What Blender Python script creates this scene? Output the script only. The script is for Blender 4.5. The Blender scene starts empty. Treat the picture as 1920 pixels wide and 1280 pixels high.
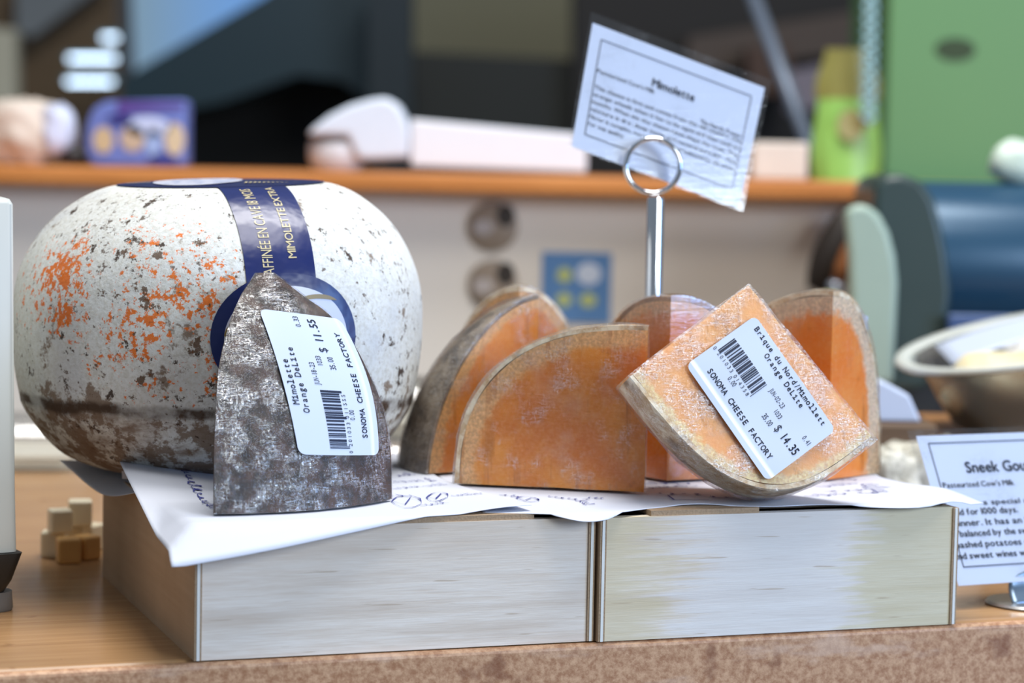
import bpy, bmesh, math, random
from mathutils import Vector, Matrix, noise as mnoise
random.seed(7)
SC = bpy.context.scene
COL = SC.collection

# ------------------------------------------------------------------ camera
LENS = 85.0
F = 1920 * LENS / 36.0
EYE = Vector((0, 0, 0.219))
PITCH = math.atan(325 / F)
ROLL = 0.0195
cd = bpy.data.cameras.new('camera')
cam = bpy.data.objects.new('camera', cd)
COL.objects.link(cam)
cd.sensor_width = 36.0
cd.lens = LENS
cd.clip_start = 0.02
cd.clip_end = 60
cam.matrix_world = (Matrix.Translation(EYE) @ Matrix.Rotation(math.pi / 2 - PITCH, 4, 'X')
                    @ Matrix.Rotation(ROLL, 4, 'Z'))
cd.dof.use_dof = True
cd.dof.focus_distance = 1.13
cd.dof.aperture_fstop = 6.4
SC.camera = cam

def at(px, py, Y):
    """world point at depth Y seen at pixel (px,py)"""
    x = (px - 960) / F; y = -(py - 640) / F
    c, s = math.cos(ROLL), math.sin(ROLL)
    x, y = c * x - s * y, s * x + c * y
    cp, sp = math.cos(PITCH), math.sin(PITCH)
    d = Vector((x, cp + sp * y, -sp + cp * y))
    return EYE + d * (Y / d.y)

# ------------------------------------------------------------------ world, lights, exposure
w = bpy.data.worlds.new('world'); SC.world = w; w.use_nodes = True
bg = w.node_tree.nodes['Background']
bg.inputs[0].default_value = (0.72, 0.84, 1.0, 1); bg.inputs[1].default_value = 0.26

def area(name, loc, target, size, sizey, power, color):
    l = bpy.data.lights.new(name, 'AREA'); l.shape = 'RECTANGLE'; l.size = size; l.size_y = sizey
    l.energy = power; l.color = color
    o = bpy.data.objects.new(name, l); COL.objects.link(o)
    o.location = loc
    o.rotation_euler = (Vector(target) - Vector(loc)).to_track_quat('-Z', 'Y').to_euler()
    return o
area('ceiling_light', (0.25, 0.75, 2.0), (0.0, 1.2, 0.1), 0.9, 0.7, 20, (1.0, 0.97, 0.93))
area('window_light', (2.0, -0.9, 1.0), (0.05, 1.15, 0.08), 1.1, 1.0, 46, (0.80, 0.90, 1.0))
area('window_light', (2.0, 0.35, 0.42), (0.0, 1.15, 0.08), 0.8, 0.7, 20, (0.30, 0.52, 1.0))
area('room_light', (0.2, 1.55, 2.2), (0.0, 2.4, 0.1), 1.2, 0.6, 50, (1.0, 0.98, 0.95))
SC.view_settings.view_transform = 'Standard'
SC.view_settings.look = 'None'
SC.view_settings.gamma = 1
SC.view_settings.exposure = 0.0
SC.view_settings.use_curve_mapping = False

# ------------------------------------------------------------------ helpers
def srgb(r, g, b):
    f = lambda c: (c / 255 / 12.92) if c / 255 <= .04045 else ((c / 255 + .055) / 1.055) ** 2.4
    return (f(r), f(g), f(b), 1)

class NT:
    """small node-tree writer"""
    def __init__(self, name):
        self.m = bpy.data.materials.new(name); self.m.use_nodes = True
        self.t = self.m.node_tree; self.t.nodes.clear()
        self.out = self.n('ShaderNodeOutputMaterial')
        self._tc = None
    def n(self, typ, **kw):
        nd = self.t.nodes.new(typ)
        for k, v in kw.items(): setattr(nd, k, v)
        return nd
    def l(self, a, b): self.t.links.new(a, b)
    def put(self, sock, v):
        if hasattr(v, 'is_output'): self.l(v, sock)
        elif isinstance(v, (tuple, list)) and sock.type == 'RGBA' and len(v) == 3: sock.default_value = (*v, 1)
        else: sock.default_value = v
    def coord(self):
        if not self._tc: self._tc = self.n('ShaderNodeTexCoord').outputs['Object']
        return self._tc
    def mapping(self, scale=(1, 1, 1), rot=(0, 0, 0), loc=(0, 0, 0)):
        mp = self.n('ShaderNodeMapping'); self.l(self.coord(), mp.inputs[0])
        mp.inputs['Scale'].default_value = scale; mp.inputs['Rotation'].default_value = rot
        mp.inputs['Location'].default_value = loc
        return mp.outputs[0]
    def noise(self, scale, detail=4, rough=.55, vec=None, dist=0):
        nd = self.n('ShaderNodeTexNoise'); self.l(vec or self.coord(), nd.inputs['Vector'])
        nd.inputs['Scale'].default_value = scale; nd.inputs['Detail'].default_value = detail
        nd.inputs['Roughness'].default_value = rough; nd.inputs['Distortion'].default_value = dist
        return nd.outputs['Fac']
    def ramp(self, fac, lo, hi, a=0.0, b=1.0, smooth=True):
        nd = self.n('ShaderNodeMapRange', interpolation_type='SMOOTHSTEP' if smooth else 'LINEAR')
        self.l(fac, nd.inputs[0])
        for i, v in zip((1, 2, 3, 4), (lo, hi, a, b)): nd.inputs[i].default_value = v
        return nd.outputs[0]
    def math(self, op, a, b=0.0, clamp=False):
        nd = self.n('ShaderNodeMath', operation=op, use_clamp=clamp)
        self.put(nd.inputs[0], a); self.put(nd.inputs[1], b)
        return nd.outputs[0]
    def mix(self, fac, a, b):
        nd = self.n('ShaderNodeMix', data_type='RGBA')
        self.put(nd.inputs[0], fac); self.put(nd.inputs[6], a); self.put(nd.inputs[7], b)
        return nd.outputs[2]
    def sep(self, vec=None):
        nd = self.n('ShaderNodeSeparateXYZ'); self.l(vec or self.coord(), nd.inputs[0]); return nd.outputs
    def bump(self, h, strength=.3, dist=.001):
        nd = self.n('ShaderNodeBump'); self.l(h, nd.inputs['Height'])
        nd.inputs['Strength'].default_value = strength; nd.inputs['Distance'].default_value = dist
        return nd.outputs[0]
    def attr(self, name):
        return self.n('ShaderNodeAttribute', attribute_name=name).outputs['Fac']
    def principled(self, color, rough=.5, metal=0.0, normal=None, **kw):
        p = self.n('ShaderNodeBsdfPrincipled')
        self.put(p.inputs['Base Color'], color); self.put(p.inputs['Roughness'], rough)
        p.inputs['Metallic'].default_value = metal
        if normal is not None: self.l(normal, p.inputs['Normal'])
        for k, v in kw.items():
            self.put(p.inputs[k.replace('_', ' ')], v)
        return p
    def done(self, shader):
        self.l(shader.outputs[0] if hasattr(shader, 'outputs') else shader, self.out.inputs[0]); return self.m

def plain(name, col, rough=.5, metal=0.0, vary=.12, scale=40, bump=0.0):
    t = NT(name); n = t.noise(scale)
    c = t.mix(n, tuple(x * (1 - vary) for x in col[:3]) + (1,), tuple(min(1, x * (1 + vary)) for x in col[:3]) + (1,))
    nm = t.bump(n, bump) if bump else None
    return t.done(t.principled(c, rough, metal, nm))

class MB:
    def __init__(self): self.v = []; self.f = []; self.mi = []
    def add(self, vs, fs, mi=0):
        o = len(self.v); self.v += [tuple(p) for p in vs]
        for f in fs: self.f.append(tuple(o + i for i in f)); self.mi.append(mi)
        return self
    def box(self, lo, hi, mi=0, M=None):
        x0, y0, z0 = lo; x1, y1, z1 = hi
        vs = [Vector(p) for p in ((x0,y0,z0),(x1,y0,z0),(x1,y1,z0),(x0,y1,z0),(x0,y0,z1),(x1,y0,z1),(x1,y1,z1),(x0,y1,z1))]
        if M: vs = [M @ p for p in vs]
        return self.add(vs, [(0,3,2,1),(4,5,6,7),(0,1,5,4),(1,2,6,5),(2,3,7,6),(3,0,4,7)], mi)
    def grid(self, fn, nu, nv, mi=0, flip=False):
        vs = [fn(i / nu, j / nv) for j in range(nv + 1) for i in range(nu + 1)]
        fs = []
        for j in range(nv):
            for i in range(nu):
                a = j * (nu + 1) + i
                q = (a, a + 1, a + nu + 2, a + nu + 1)
                fs.append(q[::-1] if flip else q)
        return self.add(vs, fs, mi)
    def tube(self, pts, r, n=10, closed=False, mi=0, cap=True):
        pts = [Vector(p) for p in pts]; N = len(pts); rr = r if isinstance(r, (list, tuple)) else [r] * N
        vs = []; ref = None
        for i, p in enumerate(pts):
            if closed: d = pts[(i + 1) % N] - pts[i - 1]
            else: d = pts[min(i + 1, N - 1)] - pts[max(i - 1, 0)]
            d.normalize()
            if ref is None: ref = Vector((0, 0, 1)) if abs(d.z) < .9 else Vector((1, 0, 0))
            a = (ref - d * ref.dot(d)).normalized(); b = d.cross(a); ref = a
            for k in range(n):
                th = 2 * math.pi * k / n
                vs.append(p + (a * math.cos(th) + b * math.sin(th)) * rr[i])
        fs = []
        for i in range(N if closed else N - 1):
            for k in range(n):
                fs.append((i * n + k, i * n + (k + 1) % n, ((i + 1) % N) * n + (k + 1) % n, ((i + 1) % N) * n + k))
        if not closed and cap:
            fs.append(tuple(range(n))[::-1]); fs.append(tuple((N - 1) * n + k for k in range(n)))
        return self.add(vs, fs, mi)
    def lathe(self, prof, n=48, mi=0, M=None):
        vs = []; fs = []
        for r, z in prof:
            for k in range(n):
                th = 2 * math.pi * k / n
                p = Vector((max(r, 1e-5) * math.cos(th), max(r, 1e-5) * math.sin(th), z))
                vs.append(M @ p if M else p)
        for i in range(len(prof) - 1):
            for k in range(n):
                fs.append((i * n + k, i * n + (k + 1) % n, (i + 1) * n + (k + 1) % n, (i + 1) * n + k))
        return self.add(vs, fs, mi)
    def prism(self, poly, y0, y1, mi=0):
        """poly of (x,z), extruded in y"""
        n = len(poly)
        vs = [(x, y0, z) for x, z in poly] + [(x, y1, z) for x, z in poly]
        fs = [tuple(range(n)), tuple(range(2 * n - 1, n - 1, -1))] + [(i, n + i, n + (i + 1) % n, (i + 1) % n) for i in range(n)]
        return self.add(vs, fs, mi)
    def build(self, name, mats, parent=None, smooth=False, sharp=None, merge=False, bevel=0, origin=None, attrs=None, recalc=True):
        vs = self.v
        if origin is not None:
            o = Vector(origin); vs = [Vector(p) - o for p in vs]
        me = bpy.data.meshes.new(name); me.from_pydata([tuple(p) for p in vs], [], self.f)
        for m in (mats if isinstance(mats, (list, tuple)) else [mats]): me.materials.append(m)
        me.polygons.foreach_set('material_index', self.mi)
        if attrs:
            for k, vals in attrs.items():
                a = me.attributes.new(k, 'FLOAT', 'POINT'); a.data.foreach_set('value', vals)
        if merge or recalc:
            bm = bmesh.new(); bm.from_mesh(me)
            if merge: bmesh.ops.remove_doubles(bm, verts=bm.verts, dist=1e-6)
            if merge: bmesh.ops.dissolve_degenerate(bm, edges=bm.edges, dist=1e-7)
            if recalc: bmesh.ops.recalc_face_normals(bm, faces=bm.faces)
            bm.to_mesh(me); bm.free()
        if smooth:
            me.polygons.foreach_set('use_smooth', [True] * len(me.polygons))
            if sharp: me.set_sharp_from_angle(angle=math.radians(sharp))
        me.update()
        ob = bpy.data.objects.new(name, me); COL.objects.link(ob)
        if origin is not None: ob.location = origin
        if parent: ob.parent = parent
        if bevel:
            bv = ob.modifiers.new('bevel', 'BEVEL'); bv.width = bevel; bv.segments = 3; bv.limit_method = 'ANGLE'
        return ob

def tag(o, label, cat, group=None):
    o['label'] = label; o['category'] = cat
    if group: o['group'] = group
    return o
def thing(name, label, cat, loc=(0, 0, 0), rz=0.0, group=None):
    o = bpy.data.objects.new(name, None); COL.objects.link(o); o.empty_display_size = .02
    o.location = loc; o.rotation_euler = (0, 0, rz)
    return tag(o, label, cat, group)
def struct(o): o['kind'] = 'structure'; return o

# ---------------- lettering: outlines of the built-in font, placed glyph by glyph
_G = {}
def glyph(ch, bold=0.0):
    k = (ch, bold)
    if k in _G: return _G[k]
    cu = bpy.data.curves.new('glyph', 'FONT'); cu.body = ch; cu.size = 1 / .727; cu.offset = bold; cu.resolution_u = 3
    ob = bpy.data.objects.new('glyph', cu); COL.objects.link(ob)
    dg = bpy.context.evaluated_depsgraph_get()
    me = bpy.data.meshes.new_from_object(ob.evaluated_get(dg))
    vs = [(v.co.x, v.co.y) for v in me.vertices]; fs = [tuple(p.vertices) for p in me.polygons]
    bpy.data.objects.remove(ob); bpy.data.curves.remove(cu); bpy.data.meshes.remove(me)
    _G[k] = (vs, fs); return _G[k]
def text(mb, s, x, y, cap, fn, pitch=None, narrow=1.0, bold=0.0, width=None, slab=False, mi=0):
    """lay string s with baseline start (x,y), cap height cap; fn maps (x,y) to a 3D point"""
    items = []; cx = 0
    for ch in s:
        if ch == ' ':
            cx += pitch if pitch else .36 * cap * narrow; continue
        vs, fs = glyph(ch)
        if not vs: continue
        x0 = min(v[0] for v in vs); x1 = max(v[0] for v in vs); wd = (x1 - x0) * cap * narrow
        if pitch:
            k = min(1.0, .86 * pitch / max(wd, 1e-9)); ox = cx + pitch / 2 - wd * k / 2
            if slab and ch in 'il':
                st = .13 * cap; hw = .34 * pitch; c0 = cx + pitch / 2
                for (yy, a, b) in ((0, -hw, hw), (.62 * cap if ch == 'i' else .87 * cap, -hw, 0)):
                    items.append(([(c0 + a, yy), (c0 + b, yy), (c0 + b, yy + st), (c0 + a, yy + st)], [(0, 1, 2, 3)]))
            items.append(([(ox + (v[0] - x0) * cap * narrow * k, v[1] * cap) for v in vs], fs)); cx += pitch
        else:
            items.append(([(cx + (v[0] - x0) * cap * narrow, v[1] * cap) for v in vs], fs)); cx += wd + .13 * cap * narrow
    sx = width / cx if width else 1.0
    shifts = ((-bold, 0), (bold, 0), (0, bold), (0, -bold)) if bold > 0 else ((0, 0),)
    for vs, fs in items:
        for ex_, ey_ in shifts: mb.add([fn(x + a * sx + ex_ * cap, y + b + ey_ * cap) for a, b in vs], fs, mi)
    return cx * sx
def rect(mb, x0, y0, x1, y1, fn, n=6, mi=0):
    if abs(x1 - x0) >= abs(y1 - y0): mb.grid(lambda a, b: fn(x0 + (x1 - x0) * a, y0 + (y1 - y0) * b), n, 1, mi)
    else: mb.grid(lambda a, b: fn(x0 + (x1 - x0) * a, y0 + (y1 - y0) * b), 1, n, mi)
def round_rect(mb, W, H, r, fn, nu=24, nv=24, mi=0):
    def g(a, b):
        y = H * b; d = min(y, H - y)
        ins = r - math.sqrt(max(0, r * r - (r - d) ** 2)) if d < r else 0
        return fn(ins + (W - 2 * ins) * a, y)
    # denser rows near the ends so the corners stay round
    rows = sorted(set([r * (1 - math.cos(k * math.pi / 10)) for k in range(6)] + [H - r * (1 - math.cos(k * math.pi / 10)) for k in range(6)]
                      + [r + (H - 2 * r) * k / nv for k in range(nv + 1)]))
    vs = []; fs = []
    for y in rows:
        for i in range(nu + 1): vs.append(g(i / nu, y / H))
    for j in range(len(rows) - 1):
        for i in range(nu):
            a = j * (nu + 1) + i; fs.append((a, a + 1, a + nu + 2, a + nu + 1))
    mb.add(vs, fs, mi)

# ------------------------------------------------------------------ materials
def wood(name, c1, c2, rough=.55, grain=(3, 120, 90), fleck=.35, stain=None, gloss=.3, streak=None):
    t = NT(name)
    g1 = t.noise(1, 5, .6, t.mapping(grain)); g2 = t.noise(1, 3, .6, t.mapping((grain[0] * 6, grain[1] * 5, grain[2] * 5)))
    big = t.noise(9, 2, .5, t.mapping((1, 3, 3)))
    f = t.math('ADD', t.math('MULTIPLY', g1, .6), t.math('MULTIPLY', g2, fleck))
    c = t.mix(t.ramp(f, .25, .75), c1, c2)
    c = t.mix(t.ramp(big, .3, .75, 0, .45), c, tuple(x * .82 for x in c1[:3]) + (1,))
    if stain:
        for (col, sc, lo, hi, amt, loc) in stain:
            c = t.mix(t.ramp(t.noise(sc, 3, .55, t.mapping((1, 1, .6), loc=loc)), lo, hi, 0, amt), c, col)
    if name.startswith('beech'):
        c = t.mix(t.ramp(t.noise(150, 2, .5, t.mapping((1, 1.6, 1))), .76, .79, 0, .8), c, srgb(62, 40, 26))
    if streak:
        sn = t.noise(1, 2, .5, t.mapping((6, 400, 260)))
        c = t.mix(t.ramp(sn, .62, .72, 0, .45), c, streak)
    p = t.principled(c, rough, 0, t.bump(f, .12, .0006)); p.inputs['Specular IOR Level'].default_value = gloss
    return t.done(p)

M = {}
def birch(name, stained):
    t = NT(name); X, Y, Z = t.sep()
    g1 = t.noise(1, 5, .65, t.mapping((14, 300, 420))); g2 = t.noise(1, 4, .6, t.mapping((60, 900, 1300))); g3 = t.noise(1, 3, .5, t.mapping((9, 40, 90), loc=(2, 0, 1)))
    f = t.math('ADD', t.math('MULTIPLY', g1, .55), t.math('MULTIPLY', g2, .45))
    c = t.mix(t.ramp(f, .28, .72), srgb(224, 209, 192), srgb(246, 239, 229))
    c = t.mix(t.ramp(g3, .42, .72, 0, .55), c, srgb(204, 186, 168))
    hi = t.math('ADD', Z, t.math('MULTIPLY', t.math('SUBTRACT', g1, .5), .05))
    c = t.mix(t.ramp(hi, .028, .06, 0, .5), c, srgb(206, 188, 168))        # browner toward the top edge
    if stained:
        xx = t.math('ADD', X, t.math('ADD', t.math('MULTIPLY', t.math('SUBTRACT', g1, .5), .09), t.math('MULTIPLY', t.math('SUBTRACT', t.noise(22, 3), .5), .06)))
        c = t.mix(t.ramp(xx, .124, .146, 0, .5), c, srgb(204, 196, 150))
        c = t.mix(t.ramp(xx, .048, .012, 0, .5), c, srgb(212, 198, 152))
        mid = t.math('MULTIPLY', t.ramp(xx, .03, .055), t.ramp(xx, .15, .12))
        c = t.mix(t.math('MULTIPLY', mid, .5), c, srgb(228, 229, 230))
    c = t.mix(t.ramp(t.noise(1, 2, .5, t.mapping((30, 700, 500), loc=(5, 1, 2))), .66, .72, 0, .55), c, srgb(176, 154, 128))
    c = t.mix(t.ramp(t.noise(55, 2, .5, t.mapping(loc=(1, 1, 4))), .775, .79, 0, .8), c, srgb(96, 84, 70))
    return t.done(t.principled(c, .75, 0, t.bump(f, .3, .0008), Specular_IOR_Level=.15))
M['box_wood'] = birch('pale_birch_wood', False)
M['box_wood_stained'] = birch('pale_stained_wood', True)
M['side_wood'] = wood('box_side_wood', srgb(186, 158, 128), srgb(206, 180, 150), .7, (60, 2, 60), .3, None, .2)
M['ply_dark'] = plain('plywood_end_grain', srgb(165, 140, 112), .8, 0, .3, 900, .4)
M['ply_light'] = plain('plywood_core', srgb(232, 232, 226), .6, 0, .06, 300)
M['table'] = wood('beech_table_top', srgb(164, 124, 84), srgb(200, 158, 112), .26, (3, 160, 60), .35,
                  [(srgb(120, 78, 44), 30, .66, .72, .5, (0, 0, 0))], .5, srgb(140, 92, 54))
t = NT('table_front_edge')
n1 = t.noise(260, 4, .7); n2 = t.noise(1, 4, .6, t.mapping((18, 60, 60)))
c = t.mix(t.ramp(n1, .3, .7), srgb(166, 116, 80), srgb(214, 170, 132)); c = t.mix(t.ramp(n2, .55, .7, 0, .5), c, srgb(222, 190, 166))
c = t.mix(t.ramp(t.noise(40, 3), .62, .72, 0, .6), c, srgb(120, 66, 36))
M['table_edge'] = t.done(t.principled(c, .5, 0, t.bump(n1, .3, .0008)))

# cheese wheel rind
t = NT('mottled_wheel_rind')
base = t.mix(t.noise(30, 5), srgb(204, 205, 200), srgb(236, 238, 236))
fine = t.noise(420, 4, .7)
base = t.mix(t.ramp(fine, .42, .64, 0, .5), base, srgb(190, 186, 172))
base = t.mix(t.ramp(t.noise(20, 3), .55, .75, 0, .55), base, srgb(196, 200, 206))
X, Y, Z = t.sep()
# brown dusty blotches, denser toward the foot
blot = t.math('ADD', t.noise(62, 7, .72), t.ramp(Z, .075, .0, 0, .17))
blot = t.math('ADD', blot, t.math('MULTIPLY', t.noise(9, 2), .14))
base = t.mix(t.ramp(blot, .665, .74, 0, .85), base, srgb(118, 94, 72))
pit = t.math('ADD', t.noise(230, 5, .7, t.mapping(loc=(5, 5, 1))), t.math('MULTIPLY', t.noise(22, 3, .5, t.mapping(loc=(2, 7, 1))), .30))
base = t.mix(t.ramp(pit, .755, .81, 0, .85), base, srgb(84, 62, 46))
base = t.mix(t.ramp(t.math('ADD', t.noise(85, 6, .75, t.mapping(loc=(3, 1, 2))), t.math('MULTIPLY', t.noise(14, 2, .5, t.mapping(loc=(1, 0, 4))), .25)), .735, .775, 0, .95), base, srgb(62, 44, 32))
# orange flakes grouped on the left front
dx = t.math('SUBTRACT', X, -.012); dy = t.math('SUBTRACT', Y, -.10); dz = t.math('SUBTRACT', Z, .088)
def sq(v, s): return t.math('POWER', t.math('ABSOLUTE', t.math('MULTIPLY', v, s)), 2.0)
d2 = t.math('ADD', t.math('ADD', sq(dx, 16), sq(dy, 11)), sq(dz, 21))
near = t.ramp(d2, 0, 1.9, .21, 0)
dx2 = t.math('SUBTRACT', X, -.085); dz2 = t.math('SUBTRACT', Z, .098)
near2 = t.ramp(t.math('ADD', t.math('ADD', sq(dx2, 22), sq(t.math('SUBTRACT', Y, -.05), 14)), sq(dz2, 25)), 0, 1.4, .16, 0)
org = t.math('ADD', t.math('ADD', t.noise(240, 6, .72, t.mapping(loc=(7, 2, 5))), near), t.math('ADD', near2, t.math('MULTIPLY', t.math('SUBTRACT', t.noise(36, 3, .5, t.mapping(loc=(3, 3, 5))), .5), .42)))
base = t.mix(t.ramp(org, .742, .785, 0, .95), base, t.mix(t.noise(160), srgb(238, 126, 20), srgb(206, 92, 14)))
base = t.mix(t.ramp(t.math('ADD', t.noise(70, 5, .7, t.mapping(loc=(2, 9, 5))), t.math('MULTIPLY', near, .5)), .70, .73, 0, .9), base, srgb(92, 66, 44))
# dark seam around the widest lower part
seam = t.math('ADD', t.math('SUBTRACT', Z, .0375), t.math('MULTIPLY', t.math('SUBTRACT', t.noise(45, 4), .5), .009))
sm = t.math('ABSOLUTE', seam)
base = t.mix(t.math('MULTIPLY', t.ramp(sm, .0012, .0046, 1, 0), t.ramp(t.noise(60, 5), .3, .55, .35, .95)), base, srgb(70, 52, 38))
low = t.ramp(seam, .0, -.006, 0, 1)
base = t.mix(t.math('MULTIPLY', low, t.ramp(t.noise(48, 5, .65, t.mapping((1, 1, 2.4))), .42, .66, .08, .85)), base, srgb(120, 96, 76))
bh = t.math('ADD', t.math('MULTIPLY', fine, .5), t.math('MULTIPLY', blot, -.8))
M['wheel_rind'] = t.done(t.principled(base, .8, 0, t.bump(bh, .45, .0015), Specular_IOR_Level=.25))

def glossy_paper(name, col, rough=.3, vary=.04):
    t = NT(name); n = t.noise(60, 3)
    c = t.mix(n, tuple(x * (1 - vary) for x in col[:3]) + (1,), tuple(min(1, x * (1 + vary)) for x in col[:3]) + (1,))
    return t.done(t.principled(c, rough, 0, t.bump(t.noise(90, 2), .25, .002)))
M['navy'] = glossy_paper('navy_band_paper', srgb(22, 36, 92), .28, .2)
M['gold'] = plain('gold_print', srgb(206, 192, 150), .4)
M['label_white'] = plain('white_label_paper', srgb(200, 211, 232), .45, 0, .02)
M['label_white_wheel'] = plain('white_wheel_label', srgb(204, 208, 226), .35, 0, .03)
M['ink'] = plain('dark_label_ink', srgb(24, 34, 58), .6, 0, .05)
M['blue_ink'] = plain('blue_drawing_ink', srgb(58, 66, 140), .7, 0, .2, 200)
M['sheet'] = plain('white_printed_sheet', srgb(204, 209, 222), .7, 0, .02, 20)
M['print_blue'] = plain('pale_blue_print', srgb(120, 150, 200), .5, 0, .3, 300)

def paste(name, core, mid, rim, rim_w=.010, frost=.3):
    t = NT(name)
    d = t.attr('rim'); nz = t.noise(220, 4, .7); nl = t.noise(26, 3)
    d2 = t.math('ADD', d, t.math('MULTIPLY', t.math('SUBTRACT', nz, .5), .011))
    d2 = t.math('ADD', d2, t.math('MULTIPLY', t.math('SUBTRACT', nl, .5), .010))
    c = t.mix(t.ramp(nl, .3, .7), core, mid)
    crust = t.noise(620, 3, .75)
    rimc = t.mix(t.ramp(crust, .38, .66), tuple(x * .84 for x in rim[:3]) + (1,), tuple(min(1, x * 1.32) for x in rim[:3]) + (1,))
    c = t.mix(t.ramp(d2, rim_w * .6, rim_w * 1.05, 1, 0), c, rimc)
    fr = t.noise(34, 5, .6, t.mapping(loc=(4, 4, 1)))
    c = t.mix(t.ramp(fr, .52, .74, 0, frost), c, srgb(226, 176, 150))
    scr = t.noise(1, 3, .6, t.mapping((260, 260, 10)))
    c = t.mix(t.math('MULTIPLY', t.ramp(scr, .54, .64, 0, .55), t.ramp(nl, .42, .56)), c, tuple(x * .6 for x in core[:3]) + (1,))
    c = t.mix(t.ramp(t.noise(90, 2, .5, t.mapping(loc=(8, 1, 1))), .70, .76, 0, .5), c, srgb(236, 200, 180))
    gr = t.noise(520, 3, .7)
    c = t.mix(t.ramp(gr, .40, .75, 0, .20), c, srgb(250, 200, 140))
    c = t.mix(t.ramp(t.noise(140, 4, .7, t.mapping(loc=(1, 6, 2))), .60, .72, 0, .35), c, tuple(x * .62 for x in core[:3]) + (1,))
    p = t.principled(c, .42, 0, t.bump(nz, .2, .0008))
    p.inputs['Subsurface Weight'].default_value = .25; p.inputs['Subsurface Radius'].default_value = (1, .55, .22)
    p.inputs['Subsurface Scale'].default_value = .004
    return t.done(p)
M['paste_deep'] = paste('deep_orange_cheese', srgb(212, 116, 6), srgb(228, 144, 30), srgb(214, 162, 104), .010, .3)
M['paste_brown'] = paste('brownish_orange_cheese', srgb(218, 118, 8), srgb(242, 156, 44), srgb(232, 176, 120), .013, .5)
M['paste_bright'] = paste('bright_orange_cheese', srgb(242, 128, 4), srgb(248, 164, 76), srgb(224, 198, 168), .014, .1)
M['paste_pale'] = paste('pale_orange_cheese', srgb(250, 164, 76), srgb(252, 186, 112), srgb(246, 206, 152), .008, .4)

def rind(name, a, b, c_):
    t = NT(name); n = t.noise(120, 5, .65); n2 = t.noise(45, 4)
    c = t.mix(t.ramp(n, .35, .65), a, b); c = t.mix(t.ramp(n2, .55, .7, 0, .8), c, c_)
    return t.done(t.principled(c, .7, 0, t.bump(n, .5, .0012)))
M['rind_grey'] = rind('grey_brown_rind', srgb(112, 96, 80), srgb(168, 150, 128), srgb(74, 60, 48))
M['rind_tan'] = rind('tan_mottled_rind', srgb(206, 168, 120), srgb(250, 236, 208), srgb(120, 86, 54))
M['rind_brown'] = rind('tan_brown_rind', srgb(150, 108, 66), srgb(186, 140, 92), srgb(110, 76, 44))
M['rind_dark'] = rind('dark_brown_rind', srgb(32, 20, 14), srgb(72, 44, 28), srgb(10, 7, 6))

def film(name, streak=.5, haze=.15, scale=1.0, rough=.12, bump=.6, rot=0.0, base=.03, cover=(.45, .62), gather=0.0):
    """thin stretched cling film: clear, with bright crinkles"""
    t = NT(name)
    m1 = t.mapping((90 * scale, 90 * scale, 700 * scale), (0, rot, rot * .6)); m2 = t.mapping((600 * scale, 600 * scale, 80 * scale), (rot, .5, .3), (3, 1, 2))
    n1 = t.noise(1, 4, .65, m1, .8); n2 = t.noise(1, 4, .65, m2, .8); n3 = t.noise(60 * scale, 3)
    r1 = t.ramp(t.math('ABSOLUTE', t.math('SUBTRACT', n1, .5)), 0, .030, 1, 0)
    r2 = t.ramp(t.math('ABSOLUTE', t.math('SUBTRACT', n2, .5)), 0, .026, 1, 0)
    if gather: n3g = t.math('ADD', n3, t.ramp(t.attr('rim'), .0, .0018, gather, 0))
    else: n3g = n3
    r = t.math('MULTIPLY', t.math('MAXIMUM', r1, r2), t.ramp(n3g, cover[0], cover[1]))
    hgt = t.math('ADD', t.math('ADD', n1, n2), t.math('MULTIPLY', n3, 1.5))
    nm = t.bump(hgt, bump, .0005)
    gl = t.n('ShaderNodeBsdfGlossy'); gl.inputs['Roughness'].default_value = rough; t.l(nm, gl.inputs['Normal'])
    df = t.n('ShaderNodeBsdfDiffuse'); df.inputs[0].default_value = (.85, .86, .9, 1)
    tr = t.n('ShaderNodeBsdfTransparent')
    fr = t.n('ShaderNodeFresnel'); fr.inputs[0].default_value = 1.4
    s1 = t.n('ShaderNodeMixShader'); t.l(t.math('MULTIPLY', r, haze, True), s1.inputs[0]); t.l(tr.outputs[0], s1.inputs[1]); t.l(df.outputs[0], s1.inputs[2])
    s2 = t.n('ShaderNodeMixShader')
    t.l(t.math('ADD', t.math('ADD', t.math('MULTIPLY', r, streak), base), t.math('MULTIPLY', fr.outputs[0], .35), True), s2.inputs[0])
    t.l(s1.outputs[0], s2.inputs[1]); t.l(gl.outputs[0], s2.inputs[2])
    return t.done(s2)
M['film'] = film('clear_cling_film', .42, .12, 1.2, .16, .9, 0, .05, (.48, .66), .30)
M['film_crinkled'] = film('crinkled_cling_film', .50, .40, 1.3, .16, 1.0, .7, .05, (.38, .58))
M['film_smooth'] = film('taut_cling_film', .24, .06, .7, .07, .45, .2, .09, (.50, .68), .26)
M['film_dark'] = film('tightly_crinkled_cling_film', .85, .08, 1.5, .16, 1.0, .45, .06, (.40, .62))
M['sleeve'] = film('smooth_clear_sleeve', .12, .03, .5, .05, .10, .2, .06)
t = NT('clear_plastic')
gl = t.n('ShaderNodeBsdfGlossy'); gl.inputs['Roughness'].default_value = .12
df = t.n('ShaderNodeBsdfDiffuse'); df.inputs[0].default_value = (.8, .82, .82, 1)
tr = t.n('ShaderNodeBsdfTransparent'); tr.inputs[0].default_value = (.95, .96, .96, 1)
fr = t.n('ShaderNodeFresnel'); fr.inputs[0].default_value = 1.5
s0 = t.n('ShaderNodeMixShader'); s0.inputs[0].default_value = .13
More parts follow.
